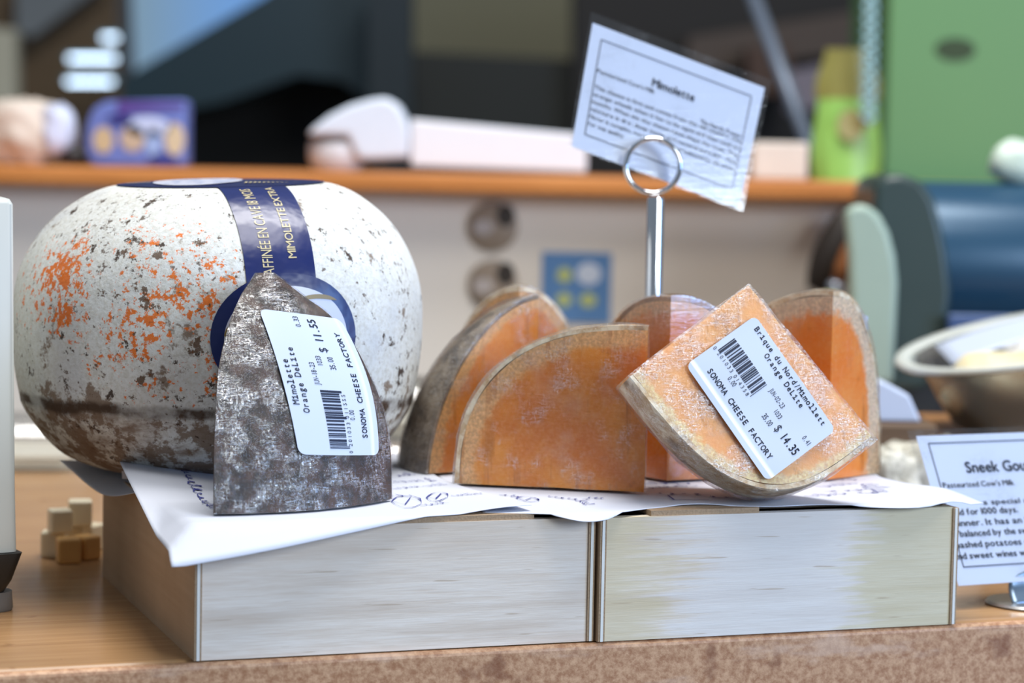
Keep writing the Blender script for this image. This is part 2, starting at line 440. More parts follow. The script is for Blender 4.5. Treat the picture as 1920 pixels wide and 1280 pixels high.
tl = t.n('ShaderNodeBsdfTranslucent'); tl.inputs[0].default_value = (.9, .92, .92, 1); sh = t.n('ShaderNodeMixShader'); sh.inputs[0].default_value = .5; t.l(df.outputs[0], sh.inputs[1]); t.l(tl.outputs[0], sh.inputs[2])
t.l(tr.outputs[0], s0.inputs[1]); t.l(sh.outputs[0], s0.inputs[2])
s1 = t.n('ShaderNodeMixShader'); t.l(t.math('ADD', fr.outputs[0], .06, True), s1.inputs[0]); t.l(s0.outputs[0], s1.inputs[1]); t.l(gl.outputs[0], s1.inputs[2])
M['clear'] = t.done(s1)
M['chrome'] = plain('polished_steel', (.78, .8, .83), .10, 1.0, .04)

# ------------------------------------------------------------------ the table and its surroundings
A0 = math.radians(19.65)
U = Vector((math.cos(A0), math.sin(A0), 0)); V = Vector((-math.sin(A0), math.cos(A0), 0))
tb = thing('display_table', 'long beech table with worn front edge under the wooden boxes', 'table', (-.1373, 1.051, 0), A0)
m = MB()
m.box((-.9, .003, -.02), (.72, .78, 0))
top_ = m.build('table_top', M['table'], tb, bevel=.003)
m = MB(); m.box((-.9, -.0035, -.09), (.72, .0028, -.0006))
m.build('front_edge', M['table_edge'], tb, bevel=.0025)
# four legs, one mesh each
for x in (-.8, .62):
    for y in (.06, .70):
        q = MB(); q.box((x - .035, y - .035, -.86), (x + .035, y + .035, -.0205)); q.build('leg', M['table'], tb)
m = MB(); m.box((-5, -3, -.9), (5, 7, -.86)); struct(m.build('floor', plain('grey_floor', srgb(92, 84, 76), .7)))

# ------------------------------------------------------------------ two wooden boxes
BW, BD, BH = .1885, .229, .0580
def wooden_box(name, label, origin, rot, front_mat, lid0, lid1):
    r = thing(name, label, 'box', origin, rot, 'plywood boxes used as a display stand')
    e = .0032
    q = MB(); q.box((e, 0, 0), (BW - e, .006, BH)); q.build('front_panel', front_mat, r)
    for x in (0, BW - e):
        q = MB()
        q.box((x, -.0002, 0), (x + e, BD, BH - .0004), 0)
        s = q.build('side_panel', M['side_wood'], r)
        # the layered end of the plywood, seen beside the front panel
        for k, (a, b, mt, nm) in enumerate(((0, .30, M['ply_dark'], 'outer_ply'), (.30, .72, M['ply_light'], 'core_ply'), (.72, 1, M['ply_dark'], 'outer_ply'))):
            q = MB(); q.box((x + e * a, -.0009 - .0003 * (k == 1), .0002), (x + e * b, -.0002, BH - .0006)); q.build(nm, mt, s)
    q = MB(); q.box((e, BD - .006, 0), (BW - e, BD, BH)); q.build('back_panel', M['side_wood'], r)
    q = MB(); q.box((e, .006, 0), (BW - e, BD - .006, .004)); q.build('bottom_panel', M['side_wood'], r)
    q = MB(); q.box((lid0, .0008, BH), (lid1, BD - .001, BH + .0026)); q.build('lid', M['ply_dark'], r)
    if lid0 > .01:
        q = MB(); q.box((lid1 + .0015, .014, BH), (BW - .001, BD - .001, BH + .0018)); q.build('lid', M['side_wood'], r)
    return r
wooden_box('wooden_box', 'pale plywood box at the left carrying the whole cheese wheel', (-.1373, 1.051, 0), A0, M['box_wood'], .022, .1585)
wooden_box('wooden_box', 'plywood box with greenish stain at the right under the orange wedges', (.0424, 1.1122, 0), math.radians(19.5), M['box_wood_stained'], .026, .0815)

# ------------------------------------------------------------------ printed paper sheets
def lerp(a, b, t): return a + (b - a) * t
def spline(pts, s):
    """Catmull-Rom through pts at even parameters"""
    n = len(pts) - 1; f = max(0, min(.99999, s)) * n; i = int(f); u = f - i
    P = lambda k: Vector(pts[max(0, min(n, k))])
    p0, p1, p2, p3 = P(i - 1), P(i), P(i + 1), P(i + 2)
    return .5 * ((2 * p1) + (p2 - p0) * u + (2 * p0 - 5 * p1 + 4 * p2 - p3) * u * u + (3 * p1 - p0 - 3 * p2 + p3) * u ** 3)
class Sheet:
    def __init__(self, front, back, left, right, zb, df=.12, dl=.22, dr=.2, box=None):
        self.__dict__.update(locals())
    def p(self, s, t):
        f, b = spline(self.front, s), spline(self.back, s); l, r = spline(self.left, t), spline(self.right, t)
        c00, c10 = Vector(self.front[0]), Vector(self.front[-1]); c01, c11 = Vector(self.back[0]), Vector(self.back[-1])
        q = f * (1 - t) + b * t + l * (1 - s) + r * s - (c00 * (1 - s) * (1 - t) + c10 * s * (1 - t) + c01 * (1 - s) * t + c11 * s * t)
        zb = self.zb
        wf = math.exp(-(t / self.df) ** 2); wl = math.exp(-(s / self.dl) ** 2); wr = math.exp(-((1 - s) / self.dr) ** 2)
        z = zb + (f.z - zb) * wf * (1 - wl) * (1 - wr) + (l.z - zb) * wl + (r.z - zb) * wr
        # the sheet rests on its box: never below the lid inside the box, a limited droop outside
        ox, oy, ang, side, z0 = self.box; u_ = Vector((math.cos(ang), math.sin(ang))); v_ = Vector((-u_.y, u_.x))
        r = Vector((q.x - ox, q.y - oy)); out = max(0, -r.dot(v_))
        out = max(out, -r.dot(u_)) if side < 0 else max(out, r.dot(u_) - .1885)
        z = max(z, z0 - max(0, out - .0015) * .72) if out > .0015 else max(z, z0)
        if (q.x + .152) ** 2 + (q.y - 1.25) ** 2 < .07 ** 2: z = min(z, .0616)
        return Vector((q.x, q.y, z))
def sheet(name, label, S, nu=70, nv=60):
    q = MB(); q.grid(lambda a, b: S.p(a, b), nu, nv)
    o = q.build(name, M['sheet'], None, smooth=True)
    md = o.modifiers.new('thickness', 'SOLIDIFY'); md.thickness = .0003; md.offset = -1
    return tag(o, label, 'paper', 'printed paper sheets on the boxes')
SL = Sheet(front=[at(322, 1062, 1.024), at(500, 1022, 1.045), at(660, 996, 1.066), at(805, 973, 1.086), at(930, 953, 1.103), at(997, 946, 1.1115)],
           back=[(-.215, 1.268, .0625), (-.14, 1.295, .0613), (-.06, 1.325, .0613)],
           left=[at(322, 1062, 1.024), at(270, 958, 1.10), at(225, 866, 1.175), (-.192, 1.205, .0630), (-.200, 1.235, .0616), (-.215, 1.268, .0614)],
           right=[at(997, 946, 1.1115), (-.012, 1.162, .0622), at(825, 895, 1.217), (-.06, 1.325, .0613)], zb=.0614, df=.2, dl=.30, dr=.2, box=(-.1373, 1.051, A0, -1, .0613))
SR = Sheet(front=[(-.012, 1.105, .0606), (.016, 1.1035, .0606), at(1110, 977, 1.1015), at(1220, 954, 1.129), at(1310, 944, 1.142), at(1440, 952, 1.143), at(1540, 947, 1.153), at(1690, 950, 1.158), at(1845, 943, 1.185)],
           back=[(-.05, 1.30, .0609), (.06, 1.322, .0609), (.196, 1.290, .0612)],
           left=[(-.012, 1.105, .0606), (-.03, 1.20, .0608), (-.05, 1.30, .0609)],
           right=[at(1845, 943, 1.185), at(1775, 916, 1.208), at(1700, 905, 1.232), at(1650, 893, 1.256), (.196, 1.290, .0612)], zb=.0608, df=.12, dl=.1, dr=.13, box=(.0424, 1.1122, math.radians(19.5), 1, .0608))
sheetL = sheet('paper_sheet', 'white printed sheet with curled corner hanging off the left box', SL)
sheetR = sheet('paper_sheet', 'white printed sheet with a pointed tip overhanging the right box', SR)

rim_ = [at(112, 862, 1.258), at(135, 882, 1.242), at(162, 906, 1.224), at(190, 925, 1.206), at(218, 929, 1.186), at(252, 923, 1.160)]
q = MB()
def droop(a, b):
    o_ = spline(rim_, a); i_ = spline([(-.190, 1.270, .0609), (-.178, 1.235, .0609), (-.165, 1.20, .0609), (-.150, 1.165, .0609)], a)
    p_ = i_.lerp(o_, b); p_.z = .0609 + (o_.z - .0609) * b ** 2.2
    return p_
q.grid(droop, 40, 24)
o = q.build('paper_sheet', M['sheet'], None, smooth=True); md = o.modifiers.new('thickness', 'SOLIDIFY'); md.thickness = .0003; md.offset = -1
tag(o, 'white sheet edge drooping over the left box side, right under the whole cheese', 'paper', 'printed paper sheets on the boxes')

def on_sheet(S, up=.0005):
    def f(s, t):
        p = S.p(s, t); p.z += up; return p
    return f
def stroke(mb, pts, wd, fn):
    """ink ribbon through (s,t) points"""
    P = [Vector(p) for p in pts]; vs = []
    for i, p in enumerate(P):
        d = (P[min(i + 1, len(P) - 1)] - P[max(i - 1, 0)]); d = d.normalized() if d.length > 1e-9 else Vector((1, 0))
        n = Vector((-d.y, d.x)) * wd * (.6 + .4 * math.sin(i * 1.3)); a, b = p + n, p - n
        vs += [fn(a.x, a.y), fn(b.x, b.y)]
    mb.add(vs, [(2 * i, 2 * i + 1, 2 * i + 3, 2 * i + 2) for i in range(len(P) - 1)])
def scrawl(mb, s, t, ang, ln, h, wd, fn, rnd):
    """one word of cursive handwriting"""
    d = Vector((math.cos(ang), math.sin(ang))); n = Vector((-d.y, d.x)); pts = []
    N = int(ln / h * 9); ph = rnd.random() * 6; amp = 1
    for i in range(N):
        u = i / N; th = u * ln / h * 7.5 + ph
        if i % 9 == 0: amp = rnd.choice((.5, .55, .6, 1.0, 1.3))
        pts.append(Vector((s, t)) + d * (u * ln + .28 * h * math.cos(th)) + n * (h * .55 * amp * math.sin(th) + .2 * h * amp))
    stroke(mb, pts, wd, fn)
def project(p):
    d = Vector(p) - EYE; cp, sp = math.cos(PITCH), math.sin(PITCH); y = cp * d.y - sp * d.z; z = (sp * d.y + cp * d.z) / y; x = d.x / y
    c, s = math.cos(ROLL), math.sin(ROLL); return 960 + F * (c * x + s * z), 640 - F * (-s * x + c * z)
def find(S, px, py):
    """sheet parameters of the spot seen at a pixel"""
    return min(((math.hypot(*(a - b for a, b in zip(project(S.p(i / 80, j / 80)), (px, py)))), i / 80, j / 80) for i in range(81) for j in range(81)))[1:]
SHEET = {SL: sheetL, SR: sheetR}
# handwriting left of the dark wedge, sketches between and behind the wedges
def word(q, S, p0, p1, h, wd, rnd):
    a, b = Vector(find(S, *p0)), Vector(find(S, *p1)); d = b - a
    q = MB(); scrawl(q, a.x, a.y, math.atan2(d.y, d.x), d.length, h, wd, on_sheet(S), rnd); q.build('ink_writing', M['blue_ink'], SHEET[S], recalc=False)
def loop(q, S, c, rx, ry, wd):
    q = MB(); a = Vector(find(S, *c)); b = Vector(find(S, c[0] + rx, c[1])); e = Vector(find(S, c[0], c[1] - ry)); fn = on_sheet(S)
    stroke(q, [a + (b - a) * math.cos(k / 14 * 6.283) * (1 + .08 * math.sin(2 * k)) + (e - a) * math.sin(k / 14 * 6.283) for k in range(16)], wd, fn)
    stroke(q, [a + (b - a) * u + (e - a) * v for u, v in ((-.98, .05), (-.2, -.5), (.3, .6), (.98, 0))], wd, fn)
    q.build('ink_sketch', M['blue_ink'], SHEET[S], recalc=False)
rnd = random.Random(3); q = MB()
word(q, SL, (334, 882), (398, 952), .020, .0022, rnd); word(q, SL, (372, 878), (398, 905), .020, .0022, rnd)
word(q, SL, (738, 905), (800, 902), .03, .0022, rnd); word(q, SL, (742, 918), (792, 912), .03, .0022, rnd); word(q, SL, (800, 912), (836, 908), .03, .002, rnd)
word(q, SL, (738, 934), (770, 930), .03, .0022, rnd); loop(q, SL, (762, 940), 26, 9, .0016); loop(q, SL, (822, 930), 18, 7, .0022); word(q, SL, (850, 930), (905, 926), .025, .002, rnd); word(q, SL, (790, 948), (840, 942), .02, .0016, rnd)
word(q, SL, (745, 893), (775, 890), .03, .003, rnd); word(q, SL, (800, 898), (815, 904), .03, .004, rnd)
loop(q, SR, (990, 938), 20, 5, .0026); word(q, SR, (940, 930), (975, 934), .02, .0022, rnd); word(q, SR, (1030, 933), (1085, 938), .022, .002, rnd); word(q, SR, (1085, 940), (1103, 946), .022, .002, rnd)
word(q, SR, (1105, 933), (1135, 936), .02, .002, rnd); word(q, SR, (1210, 918), (1300, 912), .03, .0026, rnd); word(q, SR, (1215, 908), (1290, 906), .03, .0026, rnd)
for k, (a, b, c, d) in enumerate(((1240, 928, 1330, 926), (1330, 932, 1420, 934), (1420, 938, 1470, 936), (1540, 912, 1600, 908), (1550, 922, 1630, 920), (1520, 930, 1590, 926), (1600, 926, 1650, 924), (1620, 908, 1650, 922), (1560, 902, 1620, 900))):
    word(q, SR, (a, b), (c, d), .03, .0024, rnd)
a, b, c = (Vector(find(SR, *p_)) for p_ in ((1250, 930), (1265, 938), (1330, 938))); stroke(q, [a, b, c], .003, on_sheet(SR))
q.build('ink_line', M['blue_ink'], sheetR, recalc=False)

# ------------------------------------------------------------------ the whole wheel
PROF = [(0, .147), (.030, .1469), (.050, .1463), (.060, .1447), (.0715, .1395), (.0848, .1295), (.0945, .1178), (.1009, .104), (.1041, .090),
        (.1052, .0764), (.1049, .0626), (.1034, .0488), (.1015, .038), (.1, .032), (.092, .0195), (.080, .008), (.064, .0012), (.056, 0), (0, 0)]
ARC = [0]
for (a, b), (c_, d_) in zip(PROF, PROF[1:]): ARC.append(ARC[-1] + math.hypot(c_ - a, d_ - b))
def prof(t):
    t = max(0, min(ARC[-1] - 1e-9, t))
    i = max(k for k in range(len(ARC) - 1) if ARC[k] <= t); u = (t - ARC[i]) / (ARC[i + 1] - ARC[i]); n = len(PROF) - 1
    P = lambda k: Vector(PROF[k]) if 0 <= k <= n else Vector((-PROF[1][0], PROF[1][1])) if k < 0 else Vector((-PROF[n - 1][0], 0))
    p0, p1, p2, p3 = P(i - 1), P(i), P(i + 1), P(i + 2)
    q = .5 * ((2 * p1) + (p2 - p0) * u + (2 * p0 - 5 * p1 + 4 * p2 - p3) * u * u + (3 * p1 - p0 - 3 * p2 + p3) * u ** 3)
    if i in (0, 1, len(ARC) - 2, len(ARC) - 3): q = p1.lerp(p2, u)
    return max(q.x, 0), q.y
def wheel_pt(t, phi, off=0.0):
    r, z = prof(t); r2, z2 = prof(t + .002); r1, z1 = prof(t - .002)
    tx, tz = r2 - r1, z2 - z1; L = math.hypot(tx, tz) or 1; nr, nz = -tz / L, tx / L
    r += nr * off; z += nz * off
    x, y = r * math.sin(phi), -r * math.cos(phi)
    lump = .0011 * mnoise.noise(Vector((x, y, z)) * 28) * min(1, z / .02) * min(1, r / .03)
    return Vector((x * (1 + lump / .1), y * (1 + lump / .1), z + (.03 * x + .034 * y) * (z / .147) ** 2))
wheel = thing('whole_cheese', 'whole pale mottled cheese wheel with a navy paper band, on the left box', 'cheese', (-.152, 1.25, .0618))
q = MB(); NT_, NP_ = 90, 160
vs = [wheel_pt(ARC[-1] * j / NT_, 2 * math.pi * i / NP_) for j in range(NT_ + 1) for i in range(NP_)]
q.add(vs, [(j * NP_ + i, j * NP_ + (i + 1) % NP_, (j + 1) * NP_ + (i + 1) % NP_, (j + 1) * NP_ + i) for j in range(NT_) for i in range(NP_)])
q.build('rind', M['wheel_rind'], wheel, smooth=True, merge=True)
PH = .42
def decal(off):
    def f(s, t):
        r = max(prof(t)[0], .02); return wheel_pt(t, PH + s / r, off)
    return f
q = MB(); f0 = decal(.0005)
q.grid(lambda a, b: f0(lerp(-.0175, .0175, a), lerp(.047, .128, b)), 12, 50)
band = q.build('paper_band', M['navy'], wheel, smooth=True); band['label'] = 'navy paper band with gold lettering'
q = MB(); f1 = decal(.00075)
mp = lambda x, y: f1(-y, .119 - x)          # reading upward along the band
text(q, 'AFFINÉE EN CAVE 18 MOIS', 0.0, .0035, .0056, mp, width=.060, bold=0)
text(q, 'MIMOLETTE EXTRA', .0085, -.0085, .0043, mp, width=.053, bold=.012)
q.build('lettering', M['gold'], band, recalc=False)
def ellipse(mb, fn, cs, ct, a, b, n=56, rings=6, mi=0):
    vs = [fn(cs, ct)]
    for k in range(1, rings + 1):
        for i in range(n):
            th = 2 * math.pi * i / n; vs.append(fn(cs + a * k / rings * math.cos(th), ct + b * k / rings * math.sin(th)))
    fs = [(0, 1 + i, 1 + (i + 1) % n) for i in range(n)]
    for k in range(rings - 1):
        for i in range(n): fs.append((1 + k * n + i, 1 + k * n + (i + 1) % n, 1 + (k + 1) * n + (i + 1) % n, 1 + (k + 1) * n + i))
    mb.add(vs, fs, mi)
q = MB(); ellipse(q, decal(.0009), .002, .1495, .0375, .0315); ov = q.build('oval_label', M['navy'], wheel, smooth=True)
ov['label'] = 'navy oval with white centre'
q = MB(); ellipse(q, decal(.0012), .0025, .1500, .0315, .0255); q.build('white_centre', M['label_white_wheel'], ov, smooth=True)
q = MB(); f2 = decal(.0015)
for (s0, s1, tc, hh) in ((.006, .028, .1300, .0011), (-.029, -.024, .146, .0022)):
    q = MB(); q.grid(lambda a, b: f2(lerp(s0, s1, a), tc + (2 * a - 1) ** 2 * .0022 + (2 * b - 1) * hh * (1 - (2 * a - 1) ** 4)), 14, 2)
    q.build('gold_flourish', plain('dull_gold_print', srgb(136, 116, 66), .4), ov, recalc=False)
# round label on the crown
def crown(off):
    def f(x, y):
        r = math.hypot(x, y); return wheel_pt(r * 1.0, math.atan2(x, -y), off)
    return f
q = MB(); ellipse(q, crown(.0006), 0, 0, .0525, .0525, 64, 10); cl = q.build('crown_label', M['navy'], wheel, smooth=True)
q = MB(); ellipse(q, crown(.001), -.011, -.004, .0225, .040, 48, 8); q.build('white_centre', M['label_white_wheel'], cl, smooth=True)
q = MB(); rnd = random.Random(5); fc = crown(.0013)
for k in range(34):
    a, b = rnd.uniform(-.025, .004), rnd.uniform(-.034, .022); rect(q, a, b, a + rnd.uniform(.002, .006), b + .0012, fc, 2)
q.build('blue_print', M['print_blue'], cl, recalc=False)
q = MB()
for k in range(12):
    a = .016 + .0022 * k; rect(q, a, -.034 + .0008 * k, a + .0013, -.026, fc, 2)
q.build('gold_lettering', M['gold'], cl, recalc=False)
q = MB(); rect(q, -.046, -.016, -.034, -.014, fc, 2)
q.build('gold_print', M['gold'], cl, recalc=False)

# ------------------------------------------------------------------ price labels
def price_label(parent, fn, name1, name2, n1x, date, price, total, code, weight, flat_off=.0):
    """fn(x,y,lift): millimetres on a 64 x 38.3 label, y up from the bottom edge"""
    q = MB(); round_rect(q, 64, 38.3, 3, lambda x, y: fn(x, y, 0), 26, 18)
    lb = q.build('price_label', M['label_white'], parent, smooth=True)
    q = MB(); g = lambda x, y: fn(x, y, .00022)
    T = lambda s, x, yt, cap, **k: text(q, s, x, 38.3 - yt, cap, g, **k)
    T(name1, n1x[0], 4.1, 2.55, pitch=2.27, slab=True, bold=.022)
    T(name2, n1x[1], 7.5, 2.55, pitch=2.27, slab=True, bold=.022)
    T(date, 31.2, 14.4, 2.3, pitch=1.17, narrow=.8)
    T('1033', 40.2, 18.1, 2.3, pitch=1.17, narrow=.8)
    T(price, 38.8, 23.6, 2.7, pitch=1.2, narrow=.8)
    T('$', 46.6, 22.4, 3.9, pitch=2.4)
    T(total, 51.2, 22.4, 3.9, pitch=2.15, narrow=.8, bold=.018)
    T(weight, 57.6, 14.7, 2.4, pitch=1.2, narrow=.8)
    T('0.00', 16.0, 26.9, 2.4, pitch=1.2, narrow=.8)
    T('SONOMA CHEESE FACTORY', 7.6, 32.3, 2.7, pitch=2.34, bold=.022)
    q.build('lettering', M['ink'], lb, recalc=False)
    q = MB(); rnd = random.Random(code); x = 3.0
    while x < 29:
        wd = rnd.choice((.28, .28, .55, .55, .85, 1.1)); deep = 22.9 if (x < 4 or x > 28 or 15.4 < x < 16.6) else 21.6
        rect(q, x, 38.3 - 13.7, min(x + wd, 29.2), 38.3 - deep, g, 6); x += wd + rnd.choice((.28, .28, .5, .8))
    for i, ch in enumerate(code):
        xs = .6 + (0 if i == 0 else 3.2 + (i - 1) * 1.95 + (1.0 if i > 6 else 0))
        text(q, ch, xs, 38.3 - 24.2, 1.8, g, pitch=1.7)
    q.build('barcode', M['ink'], lb, recalc=False)
    return lb

# ------------------------------------------------------------------ dark wedge standing before the wheel
DT = [(0, 0, .0982), (.0088, .0002, .0983), (.0177, .0008, .0986), (.0265, .002, .0985), (.0353, .0035, .0982), (.0442, .0055, .0971), (.053, .0079, .0958),
      (.0618, .0107, .0931), (.0707, .0153, .0897), (.0795, .0206, .0854), (.0883, .0271, .0774), (.0972, .0356, .0656), (.102, .0420, .0600), (.1052, .0475, .0545)]
DH = .106
def dtab(wv):
    for (a, l0, r0), (b, l1, r1) in zip(DT, DT[1:]):
        if wv <= b: u = (wv - a) / (b - a); return lerp(l0, l1, u), lerp(r0, r1, u)
    return DT[-1][1:]
DU = Vector((.781, .624, 0)); DN = Vector((.624, -.781, 0))
def dark_pt(a, wv, off=0.0, lumps=True):
    uL, uR = dtab(wv); c = (uL + uR) / 2; h = max((uR - uL) / 2, .004); k = (a - c) / h; fr = wv / DH
    dep = .040 * fr ** 1.8 + .012 * (1 - .5 * fr) * (min(abs(k), 1.2) ** 2 - 1)
    p = DU * a - DN * dep + Vector((0, 0, wv))
    nrm = (DN + DU * (k * .25) + Vector((0, 0, .15 + .6 * fr))).normalized()
    if lumps: off += .0006 * mnoise.noise(p * 60)
    return p + nrm * off
dark = thing('cheese_wedge', 'dark brown wrapped cheese wedge with price label leaning before the whole wheel', 'cheese', (-.1319, 1.0715, .0622), 0, 'wrapped cheese wedges')
def dark_mesh(off, rows=34, n=26):
    q = MB(); vs = []; fs = []; NB = 10; cnt = n + 1 + NB
    for j in range(rows + 1):
        wv = DT[-1][0] * j / rows; uL, uR = dtab(wv)
        for i in range(n + 1): vs.append(dark_pt(lerp(uL, uR, i / n), wv, off))
        bk = .050 - .004 * wv / DH; c = (uL + uR) / 2; wb = (uR - uL) * .16
        dmid = .040 * (wv / DH) ** 1.8
        bk = max(bk, dmid + .006)
        pr, pl = dark_pt(uR, wv, off, False), dark_pt(uL, wv, off, False)
        br = DU * (c + wb) - DN * (bk + off); bl = DU * (c - wb) - DN * (bk + off); br.z = bl.z = wv
        for i in range(NB):
            u = (i + 1) / (NB + 1)
            vs.append(pr.lerp(br, u * 2.5) if u < .4 else br.lerp(bl, (u - .4) / .2) if u < .6 else bl.lerp(pl, (u - .6) / .4))
    for j in range(rows):
        for i in range(cnt): fs.append((j * cnt + i, j * cnt + (i + 1) % cnt, (j + 1) * cnt + (i + 1) % cnt, (j + 1) * cnt + i))
    fs.append(tuple(range(cnt))[::-1]); fs.append(tuple(rows * cnt + i for i in range(cnt)))
    return q.add(vs, fs)
dark_mesh(0).build('rind', M['rind_dark'], dark, smooth=True, sharp=50)
fm = dark_mesh(.0009); fm.v = [(x, y, max(z, 0) if z < .0005 else z) for x, y, z in fm.v]
fm.build('plastic_wrap', M['film_dark'], dark, smooth=True, sharp=50)
def dark_label(x, y, lift):
    u, v = x / 64, y / 38.3     # reading direction runs up the wedge, letter tops point left
    a0 = lerp(.0870, .0835, u) + .004 * math.sin(math.pi * u); a1 = lerp(.0395, .0375, u)
    w0 = lerp(.0215, .0830, u); w1 = lerp(.0250, .0890, u)
    return dark_pt(lerp(a0, a1, v), lerp(w0, w1, v), .0019 + lift, False)
price_label(dark, dark_label, 'Mimolette', 'Orange DeLite', (22, 18.5), 'JUN-18-23', '35.00', '11.55', '0201033011555', '0.33')

# ------------------------------------------------------------------ orange wedges: pieces of half a wheel cut through its axis
def wedge_pt(g, rho, tau, phi):
    u = (phi - g['p0']) / (g['p1'] - g['p0']); a = lerp(g['a0'], g['a1'], u); n = g['n']
    return Vector((a * rho * max(math.cos(tau), 0) ** (2 / n) * math.cos(phi), a * rho * max(math.cos(tau), 0) ** (2 / n) * math.sin(phi),
                   g['b'] * rho * max(math.sin(tau), 0) ** (2 / n)))
def wedge_solid(g, r1, attr=False):
    q = MB(); NR, NTA, NPH = 16, 22, 14
    rim = []
    def G(fn, nu, nv, flip=False):
        q.grid(lambda a, b: fn(a, b)[0], nu, nv, 0, flip)
        for j in range(nv + 1):
            for i in range(nu + 1): rim.append(fn(i / nu, j / nv)[1])
    sz = min(g['a0'], g['b'])
    p0, p1 = g['p0'], g['p1']; H = math.pi / 2
    G(lambda a, b: (wedge_pt(g, r1 * a, H * b, p0), (1 - r1 * a) * wedge_pt(g, 1, H * b, p0).length), NR, NTA)
    G(lambda a, b: (wedge_pt(g, r1 * a, H * b, p1), (1 - r1 * a) * wedge_pt(g, 1, H * b, p1).length), NR, NTA, True)
    G(lambda a, b: (wedge_pt(g, r1 * a, 0, lerp(p0, p1, b)), (1 - r1 * a) * sz), NR, NPH)
    G(lambda a, b: (wedge_pt(g, r1, H * a, lerp(p0, p1, b)), 0), NTA, NPH)
    return q, rim
def wobble(q, amt, sc, seed, inflate=0.0, floor_z=None):
    """inflate along vertex normals and add gentle unevenness"""
    me = bpy.data.meshes.new('tmp'); me.from_pydata(q.v, [], q.f)
    bm = bmesh.new(); bm.from_mesh(me); bmesh.ops.remove_doubles(bm, verts=bm.verts, dist=1e-6); bmesh.ops.recalc_face_normals(bm, faces=bm.faces)
    bm.normal_update(); nor = {}
    for v in bm.verts: nor[tuple(round(c, 5) for c in v.co)] = v.normal.copy()
    bm.free(); bpy.data.meshes.remove(me); out = []
    for p in q.v:
        p = Vector(p); n = nor.get(tuple(round(c, 5) for c in p), Vector((0, 0, 0)))
        r = p + n * (inflate + amt * mnoise.noise(p * sc + Vector((seed, 0, seed))))
        if floor_z is not None and r.z < floor_z: r.z = floor_z
        out.append(tuple(r))
    q.v = out; return q
def cheese(label, loc, g, pm, rm, fm, seed, Mx=None, flat=True):
    r = thing('cheese_wedge', label, 'cheese', loc, 0, 'wrapped cheese wedges')
    T = (lambda q: setattr(q, 'v', [tuple(Mx @ Vector(p)) for p in q.v]) or q) if Mx else (lambda q: q)
    q, rim = wedge_solid(g, .974); q = wobble(q, .0006, 45, seed, 0, 0 if flat else None)
    T(q).build('cut_cheese', pm, r, smooth=True, sharp=32, merge=True, attrs={'rim': rim})
    q = MB(); H = math.pi / 2; p0, p1 = g['p0'], g['p1']
    q.grid(lambda a, b: wedge_pt(g, 1.0, H * a, lerp(p0, p1, b)), 22, 14); q.grid(lambda a, b: wedge_pt(g, .975, H * a, lerp(p0, p1, b)), 22, 14, 0, True)
    for ph in (p0, p1): q.grid(lambda a, b: wedge_pt(g, lerp(.975, 1, b), H * a, ph), 22, 1)
    for ta in (0, H): q.grid(lambda a, b: wedge_pt(g, lerp(.975, 1, b), ta, lerp(p0, p1, a)), 14, 1)
    q = wobble(q, .0006, 45, seed, 0, 0 if flat else None)
    T(q).build('rind', rm, r, smooth=True, sharp=40, merge=True)
    q, rim = wedge_solid(g, 1.0); q = wobble(q, .0009, 70, seed + 4, .0013, 0 if flat else None)
    wr = T(q).build('plastic_wrap', fm, r, smooth=True, sharp=60, merge=True, attrs={'rim': rim})
    return r
D = math.radians
ZP = .0622
cheese('orange cheese wedge nearest the front, broad cut face square to view', (.0659, 1.1745, ZP), dict(a0=.0953, a1=.088, b=.0815, n=2.45, p0=D(167.9), p1=D(122)), M['paste_brown'], M['rind_tan'], M['film'], 1)
cheese('tall orange wedge showing dark grey rind, behind the front wedge toward the wheel', (.0135, 1.273, ZP), dict(a0=.072, a1=.072, b=.0905, n=1.72, p0=D(219), p1=D(165)), M['paste_deep'], M['rind_grey'], M['film'], 2)
cheese('small orange wedge peeking above the grey-rinded wedge, farthest back', (.0035, 1.303, ZP), dict(a0=.050, a1=.052, b=.093, n=2.05, p0=D(35), p1=D(145)), M['paste_deep'], M['rind_tan'], M['film'], 3)
cheese('orange wedge with shiny wrap glare in front of the steel sign pole', (.08, 1.2208, ZP), dict(a0=.052, a1=.060, b=.0935, n=2.6, p0=D(28), p1=D(130)), M['paste_deep'], M['rind_brown'], M['film_smooth'], 4)
we = cheese('upright orange wedge with pale rim at the far right, edge toward viewer', (.164, 1.237, ZP), dict(a0=.0445, a1=.077, b=.0972, n=2.3, p0=D(46), p1=D(140)), M['paste_bright'], M['rind_tan'], M['film_smooth'], 5)
q = MB(); c0 = at(1612, 604, 1.262) - Vector((.164, 1.237, ZP))
q.grid(lambda a, b: c0 + Vector((.009 * (a - .5), .004 * a - .003 * b, .010 * (b - .5) - .004 * (a - .5))), 6, 6)
q.build('paper_tag', M['label_white'], we, recalc=False)
